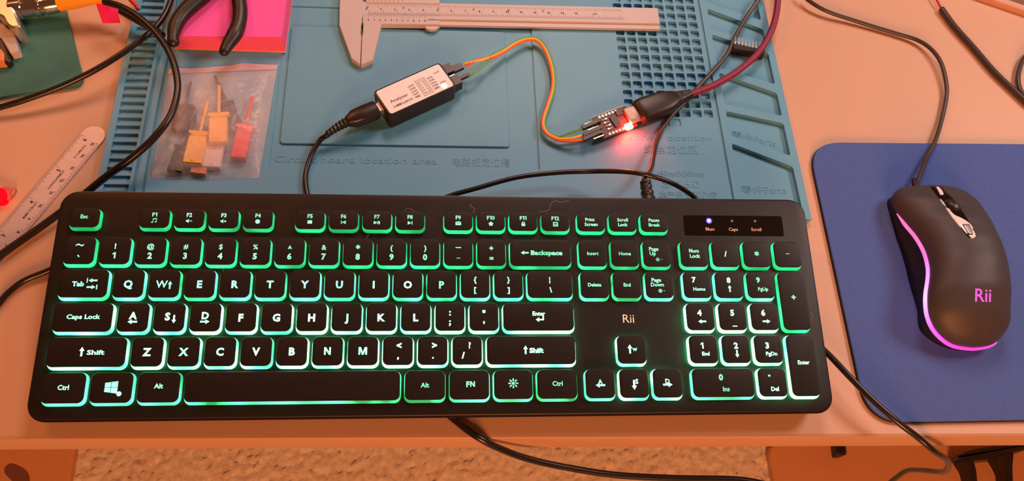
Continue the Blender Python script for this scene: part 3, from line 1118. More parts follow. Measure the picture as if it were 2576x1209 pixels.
mb = MB()
low = [[botpt(p) + Vector((0, 0, 0)) for p in loopS]]
for t_ in (.3, .6, .85):
    low.append([botpt(p).lerp(p, t_) + Vector((0, 0, 0)) + Vector(((1.2 if p.x < 320 else 0) * math.sin(t_ * math.pi), 0, 0)) for p in loopS])
low.append([p.copy() for p in loopS])
mb.loft(low, True, False)
mb.build('lower_shell', M['mouseside'], ms, smooth='all')
front, rear = Vector((320, 275.3, 11)), Vector((323.9, 163.7, 9))
i_r = S_strip.index((323.9, 163.7, 9))
chL = [Vector(p) for p in S_strip[:i_r + 1]][::-1] + [Vector(p) for p in reversed(S_right[S_right.index((320, 275.3, 11)):])]
chR = [Vector(p) for p in S_strip[i_r:]] + [Vector(p) for p in S_right[:S_right.index((320, 275.3, 11)) + 1]]
chL, chR = spline(chL, 6), spline(chR, 6)


def at_y(ch, y):
    for a_, b_ in zip(ch, ch[1:]):
        if a_.y <= y <= b_.y:
            return a_.lerp(b_, (y - a_.y) / max(1e-6, b_.y - a_.y))
    return ch[0] if y < ch[0].y else ch[-1]


NY, NA = 64, 28
dome = []
for j in range(NY + 1):
    y_ = 219.5 - 55.8 * math.cos(math.pi * j / NY)
    y_ = min(275.28, max(163.72, y_))
    l_, r_ = at_y(chL, y_), at_y(chR, y_)
    e_ = 1.0
    if y_ < 198:
        e_ = math.sqrt(max(0, 1 - ((198 - y_) / 34.4) ** 2))
    if y_ > 258:
        e_ = math.sqrt(max(0, 1 - ((y_ - 258) / 17.4) ** 2.6))
    xa = (l_.x + r_.x) / 2 + 1.0
    row = []
    for k in range(NA + 1):
        a_ = math.pi * k / NA
        s_ = r_ if k <= NA / 2 else l_
        ca_ = abs(math.cos(a_)) ** .9
        top_ = s_.z + (spineH(y_) - s_.z) * e_
        row.append(Vector((xa + (s_.x - xa) * ca_, y_, s_.z + (top_ - s_.z) * math.sin(a_) ** .95)))
    dome.append(row)
mb = MB()
mb.loft(dome, False, False, closed=False)
shell = mb.build('top_shell', M['mouse'], ms, smooth='all')
bvh = BVHTree.FromPolygons([Vector(v) for v in mb.v], mb.f)


def on_mouse(px, py, off=.2):
    c = Vector((0, 0, CAM_H))
    d = (at(px, py, 10) - c).normalized()
    h = bvh.ray_cast(c, d)
    if h[0] is None:
        h = bvh.find_nearest(at(px, py, 13))
    nn = h[1] if h[1].z > 0 else -h[1]
    return h[0] + nn * off


def patch(left, right, off, nseg=18, ncross=6, thick=1.2):
    """strip of surface between two pixel polylines laid on the mouse"""
    a = [on_mouse(p.x, p.y, 0) for p in spline([Vector((x, y, 0)) for x, y in left], 5)]
    A = spline([Vector((x, y, 0)) for x, y in left], 5)
    Bp = spline([Vector((x, y, 0)) for x, y in right], 5)
    mb = MB()
    rows = []
    m = min(len(A), len(Bp))
    for i in range(m):
        rows.append([on_mouse(*(A[i].lerp(Bp[i], j / ncross)).to_2d(), off - (thick if j in (0, ncross) else 0) - (thick if i in (0, m - 1) else 0)) for j in range(ncross + 1)])
    vs = [q for r in rows for q in r]
    n1 = ncross + 1
    mb.add(vs, [(i * n1 + j, i * n1 + j + 1, (i + 1) * n1 + j + 1, (i + 1) * n1 + j) for i in range(m - 1) for j in range(ncross)])
    return mb


mb = MB()
sp = []
for i in range(n_strip):
    p = loopS[i]
    sp.append(p + Vector((-.5 if p.x < 318 else 0, -.5 if p.y < 178 else 0, .2)))
rs = [1.25 * min(1, .25 + i / 5, .35 + (n_strip - 1 - i) / 16) for i in range(n_strip)]
mb.tube(sp, rs, 8)
mb.build('light_strip', M['strip'], ms, smooth='all', label='glowing pink light strip along the side')
patch([(2327, 460), (2342, 480), (2370, 518), (2402, 560), (2424, 588), (2438, 601)], [(2370, 460), (2392, 484), (2420, 520), (2440, 552), (2456, 583), (2460, 597)], .35).build('scroll_channel', M['panel'], ms, smooth='all')
# chrome surround: upper horn and lower yoke
patch([(2352, 470), (2357, 482), (2363, 493)], [(2358, 468), (2372, 478), (2378, 492)], .55, ncross=4).build('chrome_trim', M['satin'], ms, smooth='all')
patch([(2374, 517), (2390, 542), (2408, 566), (2424, 587), (2434, 597)], [(2386, 524), (2402, 540), (2420, 545), (2440, 556), (2452, 574)], .55, ncross=5).build('chrome_trim', M['satin'], ms, smooth='all')
patch([(2430, 592), (2438, 599), (2446, 600)], [(2449, 572), (2455, 585), (2456, 596)], .56, ncross=5).build('chrome_trim', M['satin'], ms, smooth='all')
patch([(2414, 563), (2424, 579), (2434, 594)], [(2440, 562), (2447, 578), (2450, 594)], .75, ncross=5).build('button_gap', M['panel'], ms, smooth='all')
patch([(2419, 565), (2427, 578), (2436, 592)], [(2438, 565), (2444, 578), (2447, 592)], .95, ncross=5).build('sensitivity_button', M['steel'], ms, smooth='all')
wc = on_mouse(2396, 517, -4.2)
mb = MB()
ax = (on_mouse(2415, 510, 0) - on_mouse(2377, 522, 0)).normalized()
ax.z *= .3
ax.normalize()
fw = Vector((0, 0, 1)).cross(ax).normalized()
upv = ax.cross(fw).normalized()
prof = [(-3.4, 5.6), (-3.0, 6.6), (-1.5, 7.2), (1.5, 7.2), (3.0, 6.6), (3.4, 5.6)]
NW = 44
mb.loft([[wc + ax * a + (fw * math.cos(2 * math.pi * k / NW) + upv * math.sin(2 * math.pi * k / NW)) * (r * (1.0 if k % 2 else .94)) for k in range(NW)] for a, r in prof])
mb.build('scroll_wheel', M['rubber'], ms, smooth='all')
# logo, laid on the shell
v, f = text2d('Rii', 14.6 / 1.0, .008, 3)
mb = MB()
mb.add([on_mouse(2473 + x * 2.15 + y * .06, 741 - y * 2.35 + x * 0.05, .12) for x, y in v], f)
mb.build('logo_lettering', M['logoglow'], ms, label='glowing pink lettering on the palm rest')
# lead
ex = Vector((317.5, 274.0, 10.5))
mb = MB()
mb.tube([ex + Vector((0, -2, 0)), ex + Vector((.2, 4, 0)), ex + Vector((.5, 8, -.5))], [2.6, 2.3, 1.6], 10)
mb.build('strain_relief', M['rubber'], ms, smooth=35)
cable_obj('lead', [ex + Vector((0.2, 3, 0))] + ats([(2322, 420, 8), (2331, 395, 6), (2350, 360, 4.6), (2367, 308, 3), (2380, 250, 3), (2381, 214, 3.6), (2369, 162, 4.5), (2345, 126, 4.5), (2308, 101, 3.5), (2250, 83, 2.6), (2150, 52, 3.2), (2080, 28, 5), (2038, 4, 6), (2018, -14, 6)]), 3.0, M['cablegrey'], ms)

# ================================================================== CALIPER
CA = math.atan2(424.4 - 421.9, 160.7 - 3.6)
CO = at(907, 163, 9)      # tip of the closed jaws


def cal(x, y, z=0):
    """caliper frame: x along the beam from the jaw line, y up from the jaw tip"""
    c, s = math.cos(CA * .7), math.sin(CA * .7)
    return Vector((CO.x + x * c - y * s, CO.y + x * s + y * c, z))


CXF = Matrix(((math.cos(CA * .7), -math.sin(CA * .7), 0, CO.x), (math.sin(CA * .7), math.cos(CA * .7), 0, CO.y), (0, 0, 1, 0), (0, 0, 0, 1)))
ca = thing('caliper', 'white plastic vernier caliper with printed scales at the top of the mat', 'caliper', (40, 415, 4.5))
zc = 5.0
mb = MB()
mb.prism([(-15.5, 41.5), (211.5, 41.5), (211.5, 56.2), (-15.5, 56.2)], zc, zc + 3.6, .3)
mb.box(18, 37.6, zc, 211.3, 41.6, zc + 2.2)
mb.build('beam', M['white'], ca, xf=CXF)
mb = MB()
mb.prism([(-15.8, 84), (-16.2, 52), (-15.6, 34), (-6.3, 5.5), (-.25, 0), (-.2, 24), (-.8, 27), (-.7, 35), (-.2, 37), (-.25, 84)], zc, zc + 4.4, .3)
mb.build('fixed_jaw', M['white'], ca, xf=CXF)
mb = MB()
mb.prism([(.25, 0), (8.2, 4.2), (13.2, 35.5), (53.6, 36.0), (53.6, 43.8), (.25, 43.2), (.2, 37), (.7, 35), (.7, 27), (.2, 24)], zc, zc + 4.4, .3)
mb.prism([(2, 54.6), (53.6, 55.0), (53.6, 66), (2, 66)], zc, zc + 4.4, .3)
mb.build('slider', M['white'], ca, xf=CXF)
mb = MB()
mb.prism(circ(47.8, 37.5, 5.4, 28), zc + .8, zc + 3.2)
mb.build('thumb_wheel', M['white'], ca, xf=CXF)
mb = MB()
zz = zc + 3.66
for k in range(0, 201):
    x = 4.2 + k * .99
    if x > 186:
        break
    h = 4.2 if k % 10 == 0 else 3.0 if k % 5 == 0 else 2.2
    mb.add([(x - .13, 44.2, zz), (x + .13, 44.2, zz), (x + .13, 44.2 + h, zz), (x - .13, 44.2 + h, zz)], [(0, 1, 2, 3)])
for k in range(0, 130):
    x = 4.2 + k * 1.55
    if x > 184:
        break
    h = 2.6 if k % 4 == 0 else 1.6
    mb.add([(x - .13, 54.0 - h, zz), (x + .13, 54.0 - h, zz), (x + .13, 54.0, zz), (x - .13, 54.0, zz)], [(0, 1, 2, 3)])
for k in range(21):
    x = 4.2 + k * 1.95
    h = 2.0 if k % 2 == 0 else 1.1
    z2 = zc + 4.46
    mb.add([(x - .13, 43.2 - h, z2), (x + .13, 43.2 - h, z2), (x + .13, 43.2, z2), (x - .13, 43.2, z2)], [(0, 1, 2, 3)])
for k in range(9):
    x = 4.2 + k * 2.9
    z2 = zc + 4.46
    mb.add([(x - .13, 55.4, z2), (x + .13, 55.4, z2), (x + .13, 57.4, z2), (x - .13, 57.4, z2)], [(0, 1, 2, 3)])
mb.build('scale_marks', M['greyink'], ca, xf=CXF, kind='stuff')
mb = MB()
for k in range(0, 16):
    put_text(mb, str(k), 1.9, 4.2 + k * 9.9 - 1.8, 49.3, zz, .02)
for k in range(0, 6):
    put_text(mb, str(k), 2.0, 4.2 + k * 24.8 - 1.2, 50.9, zz, .02)
put_text(mb, 'cm', 1.8, 4.2 + 16.2 * 9.9, 49.4, zz, .02)
for k in range(11):
    put_text(mb, str(k), 1.6, 4.2 + k * 3.9, 38.9, zc + 4.46, .02)
put_text(mb, '0.05mm', 1.5, 49.2, 40.2, zc + 4.46, .02, width=8.2)
put_text(mb, '1/128in', 1.6, 33, 59.2, zc + 4.46, .02, width=9)
for k in range(3):
    put_text(mb, str(k * 4), 1.8, 4.2 + k * 11.6, 58.9, zc + 4.46, .02)
mb.build('scale_numbers', M['ink'], ca, xf=CXF)

# ================================================================== LOGIC ANALYZER
A0 = [at(947, 233, 19.2), at(1105, 156, 19.2), at(1140, 219, 19.2), at(981, 284, 19.2)]
ac = (A0[0] + A0[1] + A0[2] + A0[3]) / 4
aX = ((A0[1] - A0[0]) + (A0[2] - A0[3])).normalized()
aY = Vector((-aX.y, aX.x, 0))
aL = ((A0[1] - A0[0]).length + (A0[2] - A0[3]).length) / 4
aW = (abs((A0[1] - A0[2]).dot(aY)) + abs((A0[0] - A0[3]).dot(aY))) / 4
ZA = ZT + .4
AXF = Matrix(((aX.x, aY.x, 0, ac.x), (aX.y, aY.y, 0, ac.y), (0, 0, 1, 0), (0, 0, 0, 1)))
an = thing('logic_analyzer', 'black logic analyzer box with a pale pink-white printed label', 'electronics', (ac.x, ac.y, ZA))
HX, HY = aL + 1.6, aW + 1.3
mb = MB()
Lp = [[(x, y, z) for x, y in rrect(-HX + i, -HY + i, HX - i, HY - i, 2.6, 4)] for z, i in ((ZA, 1.0), (ZA + .8, .2), (ZA + 13.0, 0), (ZA + 13.9, .25), (ZA + 14.2, .8))]
mb.loft(Lp)
mb.build('case', M['black'], an, smooth=35, xf=AXF)
mb = MB()
mb.prism(rrect(-aL, -aW, aL, aW, 1.6), ZA + 14.1, ZA + 14.32)
lab = mb.build('label', M['label'], an, xf=AXF, label='pale printed label')
zl = ZA + 14.36
mb = MB()
put_text(mb, 'Analyzer', 2.4, -12.8, -1.6, zl, .01, width=13)
put_text(mb, '24MHz8CH', 1.9, -12.4, -6.2, zl, .012, width=14)
for i, (a, b) in enumerate((('CH1', 'CH2'), ('CH3', 'CH4'), ('CH5', 'CH6'), ('CH7', 'CH8'), ('GND', 'GND'))):
    put_text(mb, a, 1.5, -1.6, 3.0 - i * 2.35, zl, .02, width=4.2)
    put_text(mb, b, 1.5, 12.6, 3.0 - i * 2.35, zl, .02, width=4.2)
put_text(mb, 'CH1', 1.2, 18.4, 4.6, zl, .02, width=4.0)
put_text(mb, 'PWR', 1.1, 18.6, -4.2, zl, .02, width=4.0)


def frame2(mb, x0, y0, x1, y1, w, z):
    for a in ((x0, y0, x1, y0 + w), (x0, y1 - w, x1, y1), (x0, y0, x0 + w, y1), (x1 - w, y0, x1, y1)):
        mb.add([(a[0], a[1], z), (a[2], a[1], z), (a[2], a[3], z), (a[0], a[3], z)], [(0, 1, 2, 3)])


frame2(mb, 2.4, -8.4, 9.4, 5.2, .25, zl)
frame2(mb, 3.4, -7.2, 8.4, 4.0, .25, zl)
for i in range(5):
    for x in (4.7, 7.1):
        frame2(mb, x - .55, 2.4 - i * 2.1 - .5, x + .55, 2.4 - i * 2.1 + .5, .2, zl)
mb.build('label_print', M['ink'], lab, xf=AXF)
mb = MB()
mb.prism(circ(17.6, -7.4, 1.9, 16), ZA + 14.2, ZA + 14.45)
mb.build('power_light', M['ledwhite'], an, xf=AXF)
# shrouded pin header on the right end
mb = MB()
mb.box(HX - .3, 2.0, ZA + 3.0, HX + 6.2, 9.4, ZA + 11.8)
mb.box(HX - .3, 0.0, ZA + 3.0, HX + 6.0, 2.1, ZA + 6.0)
mb.box(HX - .3, -8.2, ZA + 3.0, HX + 6.2, -0.6, ZA + 11.0)
mb.build('pin_shroud', M['black'], an, xf=AXF)
mb = MB()
mb.box(HX, 0.2, ZA + 9.4, HX + 5.2, .75, ZA + 10.0)
mb.build('pin', M['gold'], an, xf=AXF)
mb = MB()
mb.box(-HX - .6, -3.8, ZA + 6.6, -HX + .4, 4.2, ZA + 12.4)
mb.build('usb_socket', M['silver'], an, xf=AXF)

# its USB lead
ul = thing('usb_cable', 'black usb cable with ribbed collar plugged into the logic analyzer', 'cable', (-60, 325, 4.5))
mb = MB()
zl0 = ZA + 9.6
mb.box(-HX - 3.6, -2.8, zl0 - 1.8, -HX - .3, 3.6, zl0 + 1.8)
mb.build('plug_tip', M['silver'], ul, xf=AXF)
mb = MB()


def rsec(p, t, hw, hz, n=12):
    t = Vector(t).normalized()
    s = t.cross(Vector((0, 0, 1))).normalized()
    u = s.cross(t)
    out = []
    for k in range(n):
        a = 2 * math.pi * k / n
        c_, s_ = math.cos(a), math.sin(a)
        c_ = math.copysign(abs(c_) ** .5, c_)
        s_ = math.copysign(abs(s_) ** .5, s_)
        out.append(Vector(p) + s * c_ * hw + u * s_ * hz)
    return out


def aw(x, y, z):
    return AXF @ Vector((x, y, z))


pdir = (at(893, 292, zl0) - at(965, 262, zl0)).normalized()
p0 = aw(-HX - 2.6, .4, zl0)
mb.loft([rsec(p0 + pdir * d, pdir, hw, hz) for d, hw, hz in ((0, 4.6, 3.6), (.8, 5.6, 4.4), (9, 5.8, 4.6), (16.5, 5.4, 4.4), (19.5, 3.8, 3.6), (21, 3.3, 3.2))])
mb.build('plug_body', M['black'], ul, smooth=40)
mb = MB()
lo = []
for k in range(15):
    d = 20 + k * 1.15
    lo.append(rsec(p0 + pdir * d + Vector((0, -.02 * k * k * .4, -.012 * k * k)), pdir, (3.3 - k * .09) * (1 if k % 2 else .78), (3.0 - k * .08) * (1 if k % 2 else .78)))
mb.loft(lo)
mb.build('ribbed_collar', M['rubber'], ul)
ce = p0 + pdir * 34 + Vector((0, -1.4, -2.0))
cable_obj('lead', [ce + pdir * -1.5, ce + pdir * 2.0 + Vector((0, -.4, -.8))] + ats([(806, 352, 9), (787, 381, 7.5), (775, 412, 6.5), (769, 440, 6.5), (770, 470, 6.5), (778, 505, 6.5), (800, 560, 6)]), 3.3, M['cable'], ul)

# ================================================================== CIRCUIT BOARD + BRAIDED CABLE
ZB = 10.5
b0 = [at(1490, 295, ZB), at(1578, 263, ZB), at(1599, 317, ZB), at(1512, 351, ZB)]
bc = (b0[0] + b0[1] + b0[2] + b0[3]) / 4
bX = ((b0[1] - b0[0]) + (b0[2] - b0[3])).normalized()
bY = Vector((-bX.y, bX.x, 0))
bL = ((b0[1] - b0[0]).length + (b0[2] - b0[3]).length) / 4
bW = (abs((b0[1] - b0[2]).dot(bY)) + abs((b0[0] - b0[3]).dot(bY))) / 4
BXF = Matrix(((bX.x, bY.x, 0, bc.x), (bX.y, bY.y, 0, bc.y), (0, 0, 1, 0), (0, 0, 0, 1)))
pc = thing('circuit_board', 'small dark red circuit board with a glaring red light and pins', 'circuit board', (bc.x, bc.y, ZT))
mb = MB()
mb.box(-bL, -bW, ZB - 1.5, bL, bW, ZB)
mb.build('board', M['pcb'], pc, xf=BXF)
mb = MB()
mb.box(-bL, bW - .05, ZB - 1.55, bL, bW + .35, ZB + .05)
mb.box(-bL - .25, bW - 4, ZB - 1.55, -bL + .05, bW + .35, ZB + .05)
mb.build('board_edge', M['pcbedge'], pc, xf=BXF)
for sgn in (1, -1):
    for i in range(6):
        mb = MB()
        x = -bL + 6.2 + i * 2.54
        y = sgn * (bW - 1.6)
        o_, i_ = circ(x, y, .85, 12), circ(x, y, .42, 12)
        n = 12
        mb.add([(a, b, ZB + .08) for a, b in o_] + [(a, b, ZB + .08) for a, b in i_], [(k, (k + 1) % n, n + (k + 1) % n, n + k) for k in range(n)])
        mb.build('solder_ring', M['silver'], pc, xf=BXF)
for i in range(4):
    for j in range(2):
        mb = MB()
        x, y = -bL + 6.4 + j * 2.1, -4.2 + i * 2.6
        mb.box(x, y, ZB, x + 1.6, y + .9, ZB + .6)
        mb.build('resistor', M['corange'] if (i + j) % 2 else M['silver'], pc, xf=BXF)
mb = MB()
mb.box(-1.5, -4.4, ZB, 3.0, 4.0, ZB + 1.0)
mb.build('chip', M['chip'], pc, xf=BXF)
mb = MB()
mb.box(4.2, 3.2, ZB, 9.4, 7.0, ZB + .9)
mb.build('regulator', M['chip'], pc, xf=BXF)
mb = MB()
mb.box(bL - 3.6, -4.6, ZB - .4, bL + .6, 4.6, ZB + 3.0)
mb.build('usb_socket', M['plugmetal'], pc, xf=BXF)
mb = MB()
mb.prism(rrect(4.6, -bW - .7, 9.4, -bW + 3.6, .8), ZB - .2, ZB + 1.5, .3)
mb.build('red_light', M['ledred'], pc, xf=BXF, label='glaring red indicator light')  # block enlarged to take in the bloom around the small light
for i, y in enumerate((5.2, 2.6, 0.4, -2.2, -4.8, -7.2)):
    mb = MB()
    mb.box(-bL - 6.5, y - .32, ZB + 1.0, -bL + 2.0, y + .32, ZB + 1.64)
    mb.box(-bL + 1.4, y - .32, ZB - .4, -bL + 2.0, y + .32, ZB + 1.64)
    mb.build('pin', M['gold'], pc, xf=BXF)

uc = thing('braided_cable', 'red and black braided usb cable with black plug at the circuit board', 'cable', (170, 355, ZT))
bd = (at(1735, 236, 9) - at(1604, 284, 9)).normalized()
q0 = at(1605, 284, 11.5)
mb = MB()
mb.loft([rsec(q0 - bd * 8.5 + bd * d, bd, 6.2, 1.9) for d in (0, 9.5)])
mb.build('plug_tip', M['plugmetal'], uc, smooth=35)
mb = MB()
mb.loft([rsec(q0 + bd * d, bd, hw, hz, 16) for d, hw, hz in ((-.4, 7.6, 3.8), (.8, 8.6, 4.8), (5, 9.0, 5.2), (17, 8.8, 5.2), (22, 8.3, 5.0), (27, 6.6, 4.4), (30, 5.0, 3.8), (31, 4.6, 3.5), (31.6, 4.2, 3.3), (32.6, 4.6, 3.5), (33.4, 4.1, 3.3), (34.4, 4.3, 3.3), (35.2, 3.7, 3.1), (36.2, 3.9, 3.1), (40, 2.9, 2.9), (42, 2.8, 2.8))])
mb.build('plug_body', M['rubber'], uc, smooth=35)


def braided(name, pts, d, parent):
    P = spline(pts, 14)
    mb = MB()
    n = 12
    r = []
    for i in range(len(P)):
        r.append(d / 2 * (1.0 + .05 * (i % 2)))
    mb.tube(P, r, n, False)
    o = mb.build(name, M['braid'], parent, smooth='all')
    me = o.data
    uvl = me.uv_layers.new(name='UVMap')
    acc = [0.0]
    for i in range(1, len(P)):
        acc.append(acc[-1] + (P[i] - P[i - 1]).length)
    for poly in me.polygons:
        k = poly.index // n
        j = poly.index % n
        for li, (du, dv) in zip(poly.loop_indices, ((0, 0), (1, 0), (1, 1), (0, 1))):
            u = (j + du) / n * 8
            v = acc[min(k + dv, len(P) - 1)] / 1.15
            uvl.data[li].uv = (u + v, v - u)
    return o


braided('lead', [q0 + bd * 40] + ats([(1758, 229, 10.5), (1800, 212, 9.5), (1850, 183, 9), (1895, 146, 9), (1925, 108, 9), (1945, 65, 10), (1955, 20, 11), (1957, -30, 12), (1950, -90, 12)]), 4.6, uc)

# ================================================================== JUMPER WIRES
HOUSE = {}


def housing(parent, c, ax_, L, w, h):
    mb = MB()
    ax_ = ax_.normalized()
    s = Vector((0, 0, 1)).cross(ax_).normalized()
    u = ax_.cross(s)
    mb.obox(Vector(c) + ax_ * L / 2, ax_, s, u, L / 2, w / 2, h / 2)
    mb.build('connector_housing', M['black'], parent)


mid = [(1240, 142, 13), (1268, 128, 11), (1296, 110, 10), (1325, 99, 9), (1350, 101, 9), (1370, 122, 8), (1384, 155, 8), (1391, 190, 7.5), (1390, 225, 7.5), (1378, 265, 7.5), (1368, 295, 7.5), (1367, 318, 8), (1378, 336, 8.5)]


def shifted(path, k):
    P = [Vector((a, b, z)) for a, b, z in path]
    out = []
    for i, p in enumerate(P):
        t = (P[min(i + 1, len(P) - 1)] - P[max(i - 1, 0)])
        n = Vector((t.y, -t.x, 0)).normalized()
        out.append((p.x + n.x * k, p.y + n.y * k, p.z))
    return out


wires = [('orange', M['worange'], -2.6, [(1170, 168, 15), (1186, 160, 16), (1210, 147, 15)], [(1400, 351, 9), (1425, 355, 10), (1448, 354, 11.2), (1470, 350, 11.8)]),
         ('yellow', M['wyellow'], 1.0, [(1168, 160, 15), (1188, 156, 16), (1214, 150, 15)], [(1402, 347, 9), (1426, 349, 10), (1448, 345, 11.2), (1470, 339, 11.8)]),
         ('green', M['wgreen'], 4.2, [(1178, 194, 13.6), (1196, 181, 14), (1222, 160, 13)], [(1404, 343, 9), (1425, 338, 10), (1446, 330, 11.2), (1468, 321, 11.8)])]
ddn = (at(1510, 318, ZB) - at(1465, 338, ZB)).normalized()
for nm, m, k, a, b in wires:
    lb = {'orange': 'orange-red jumper wire arching from the analyzer to the small circuit board', 'yellow': 'yellow jumper wire between the orange-red and the green one',
          'green': 'green jumper wire, outermost of the arching wire bundle'}[nm]
    j = thing('jumper_wire', lb, 'wire', (at(1365, 300, ZT).x, at(1365, 300, ZT).y, ZT), 'jumper wires from the analyzer')
    pts = ats(a + shifted(mid, k) + b)
    mb = MB()
    mb.tube(spline(pts, 6), .82, 8)
    mb.build('insulation', m, j, smooth='all')
    ya = {'orange': 3.0, 'yellow': 5.5, 'green': -3.6}[nm]
    housing(j, aw(HX + 5.0, ya, 14.4 if nm != 'green' else 13.6), aX, 8.4 if nm != 'green' else 9.4, 2.5, 2.5)
    e0 = Vector(pts[-1])
    housing(j, e0 - ddn * 1.0 + Vector((0, 0, .1)), ddn, 14, 2.54, 2.54)

# ================================================================== OTHER LOOSE CABLES
def lone_cable(pts, d, label, m='cable', group=None, name='cable', cat='cable'):
    o = cable_obj(name, ats(pts), d, M[m])
    tag(o, label, cat, group)
    return o


lone_cable([(1040, 540, 12), (1120, 497, 16), (1200, 473, 18), (1300, 446, 19), (1400, 434, 19), (1480, 431, 19), (1560, 431, 25), (1620, 438, 29.5), (1680, 456, 26), (1720, 477, 19), (1752, 502, 12), (1800, 560, 9)], 3.1, 'black cable arching over the mat just behind the keyboard')
lone_cable([(-60, 288, 4), (0, 270, 6), (60, 252, 8), (150, 219, 11), (230, 181, 14), (300, 139, 16), (350, 103, 16), (388, 72, 15), (414, 38, 14), (430, 0, 13), (440, -40, 12)], 3.9, 'black cable crossing from the green pad over the slotted mat edge')
lone_cable([(-60, 690, 4), (-10, 650, 4), (40, 614, 4), (95, 576, 4), (150, 536, 5), (215, 486, 8), (268, 443, 13), (322, 404, 18), (372, 362, 22), (408, 322, 24), (432, 284, 24), (445, 240, 24), (446, 200, 24), (434, 150, 24), (412, 108, 24), (382, 72, 24), (342, 38, 24), (302, 16, 23), (262, 4, 21)], 4.5, 'thick glossy black lead looping over the pink notes and the bag')
lone_cable([(408, 90, 16), (385, 72, 15), (345, 50, 14), (304, 26, 14)], 5.4, 'short stubby black lead end beside the small magenta tag')
lone_cable([(250, 640, 5), (180, 655, 4), (118, 682, 3), (62, 705, 2.5), (22, 735, 2.5), (-8, 770, 2.5), (-40, 810, 2.5)], 3.5, 'black cable leaving the left side of the keyboard')
lone_cable([(1000, 960, 6), (1080, 1005, 4), (1135, 1048, 2.2), (1180, 1084, 2.2), (1208, 1102, 2.0), (1245, 1122, -3), (1320, 1151, -14), (1420, 1174, -24), (1550, 1194, -32), (1700, 1202, -36), (1860, 1206, -40), (1960, 1225, -46)], 4.1, 'black cable hanging over the front edge of the desk')
lone_cable([(1990, 800, 8), (2040, 850, 10), (2086, 893, 12), (2140, 950, 14), (2200, 1010, 14), (2260, 1062, 13), (2310, 1100, 9), (2350, 1134, 3), (2385, 1160, -20), (2375, 1185, -60), (2320, 1182, -100), (2280, 1184, -130), (2240, 1212, -160), (2200, 1240, -200)], 3.7, 'black cable slanting past the mouse pad corner and over the desk edge')
t = thing('stripped_cable', 'straight dark grey cable with a bare red end at the upper right', 'cable', (at(2460, 130, 0).x, at(2460, 130, 0).y, 0))
cable_obj('sheath', ats([(2368, 22, 3), (2400, 66, 2.6), (2450, 122, 2.4), (2500, 180, 2.4), (2550, 228, 2.4), (2600, 274, 2.4), (2680, 340, 2.4)]), 4.6, M['cablegrey'], t)
cable_obj('inner_wire', ats([(2374, 30, 3), (2364, 14, 3.4), (2354, -6, 4), (2340, -40, 5)]), 1.7, M['wred'], t)
lone_cable([(2640, 110, 3), (2600, 125, 3), (2574, 150, 3), (2562, 185, 3), (2563, 215, 3), (2575, 240, 3), (2600, 262, 3), (2640, 270, 3)], 3.4, 'curl of dark cable at the right edge of the desk', 'cablegrey')
lone_cable([(312, -20, 10), (328, 0, 10), (340, 12, 9), (348, 24, 8)], 2.6, 'short red wire behind the thick black lead', 'wred', name='red_wire', cat='wire')

# ================================================================== IC CHIP IN THE TRAY
ic0, ic1 = at(1842, 116, 5), at(1935, 134, 5)
iX = (ic1 - ic0)
iL = 23.0
iX.z = 0
iX.normalize()
iY = Vector((-iX.y, iX.x, 0))
ic = thing('chip', 'black chip with a row of silver pins in the parts tray', 'chip', (ic0.x + 11, ic0.y, ZF))
IXF = Matrix(((iX.x, iY.x, 0, ic0.x), (iX.y, iY.y, 0, ic0.y), (0, 0, 1, 0), (0, 0, 0, 1)))
mb = MB()
mb.prism([(0, -4.2), (iL, -4.2), (iL, 0), (0, 0)], ZF + .1, ZF + 6.8, .3)
mb.build('body', M['chip'], ic, xf=IXF)
for i in range(9):
    for zz_ in (ZF + 6.4, ZF + .4):
        mb = MB()
        x = 1.3 + i * 2.54
        mb.box(x - .65, -.2, zz_ - .12, x + .65, 2.4, zz_ + .12)
        mb.box(x - .25, 2.4, zz_ - .12, x + .25, 6.4, zz_ + .12)
        mb.build('pin', M['cwhite'] if False else M['silver'], ic, xf=IXF)

# ================================================================== PINK NOTES, PLIERS, TAG
pn = thing('sticky_notes', 'thick pad of hot pink sticky notes under the plier handles', 'note pad', (-137, 415, ZT))
bt = [at(441, 121, ZT), at(718, 130, ZT)]
tp = [at(452, 91, 17), at(709, 93, 17)]
up_ = Vector((.02, 1, 0)) * 75
base = [bt[0], bt[1], bt[1] + up_, bt[0] + up_]
topq = [tp[0], tp[1], tp[1] + up_ * .97, tp[0] + up_ * .97]
mb = MB()
NL = 9
mb.loft([[Vector((b.x * (1 - t_) + a.x * t_ + random.uniform(-.12, .12), b.y * (1 - t_) + a.y * t_ + random.uniform(-.1, .1), ZT + .3 + (16.9 - ZT - .3) * t_)) for b, a in zip(base, topq)] for t_ in [k / NL for k in range(NL + 1)]])
mb.build('sheet_stack', M['pinkside'], pn)
mb = MB()
mb.prism([(p.x, p.y) for p in topq], 16.9, 17.15)
mb.build('top_sheet', M['pink'], pn)
mb = MB()
mb.prism([(base[0].x - .3, base[0].y - .8), (base[1].x + .3, base[1].y - .9), (base[2].x, base[2].y), (base[3].x, base[3].y)], ZT + .02, ZT + .3)
mb.build('bottom_sheet', M['peach'], pn)

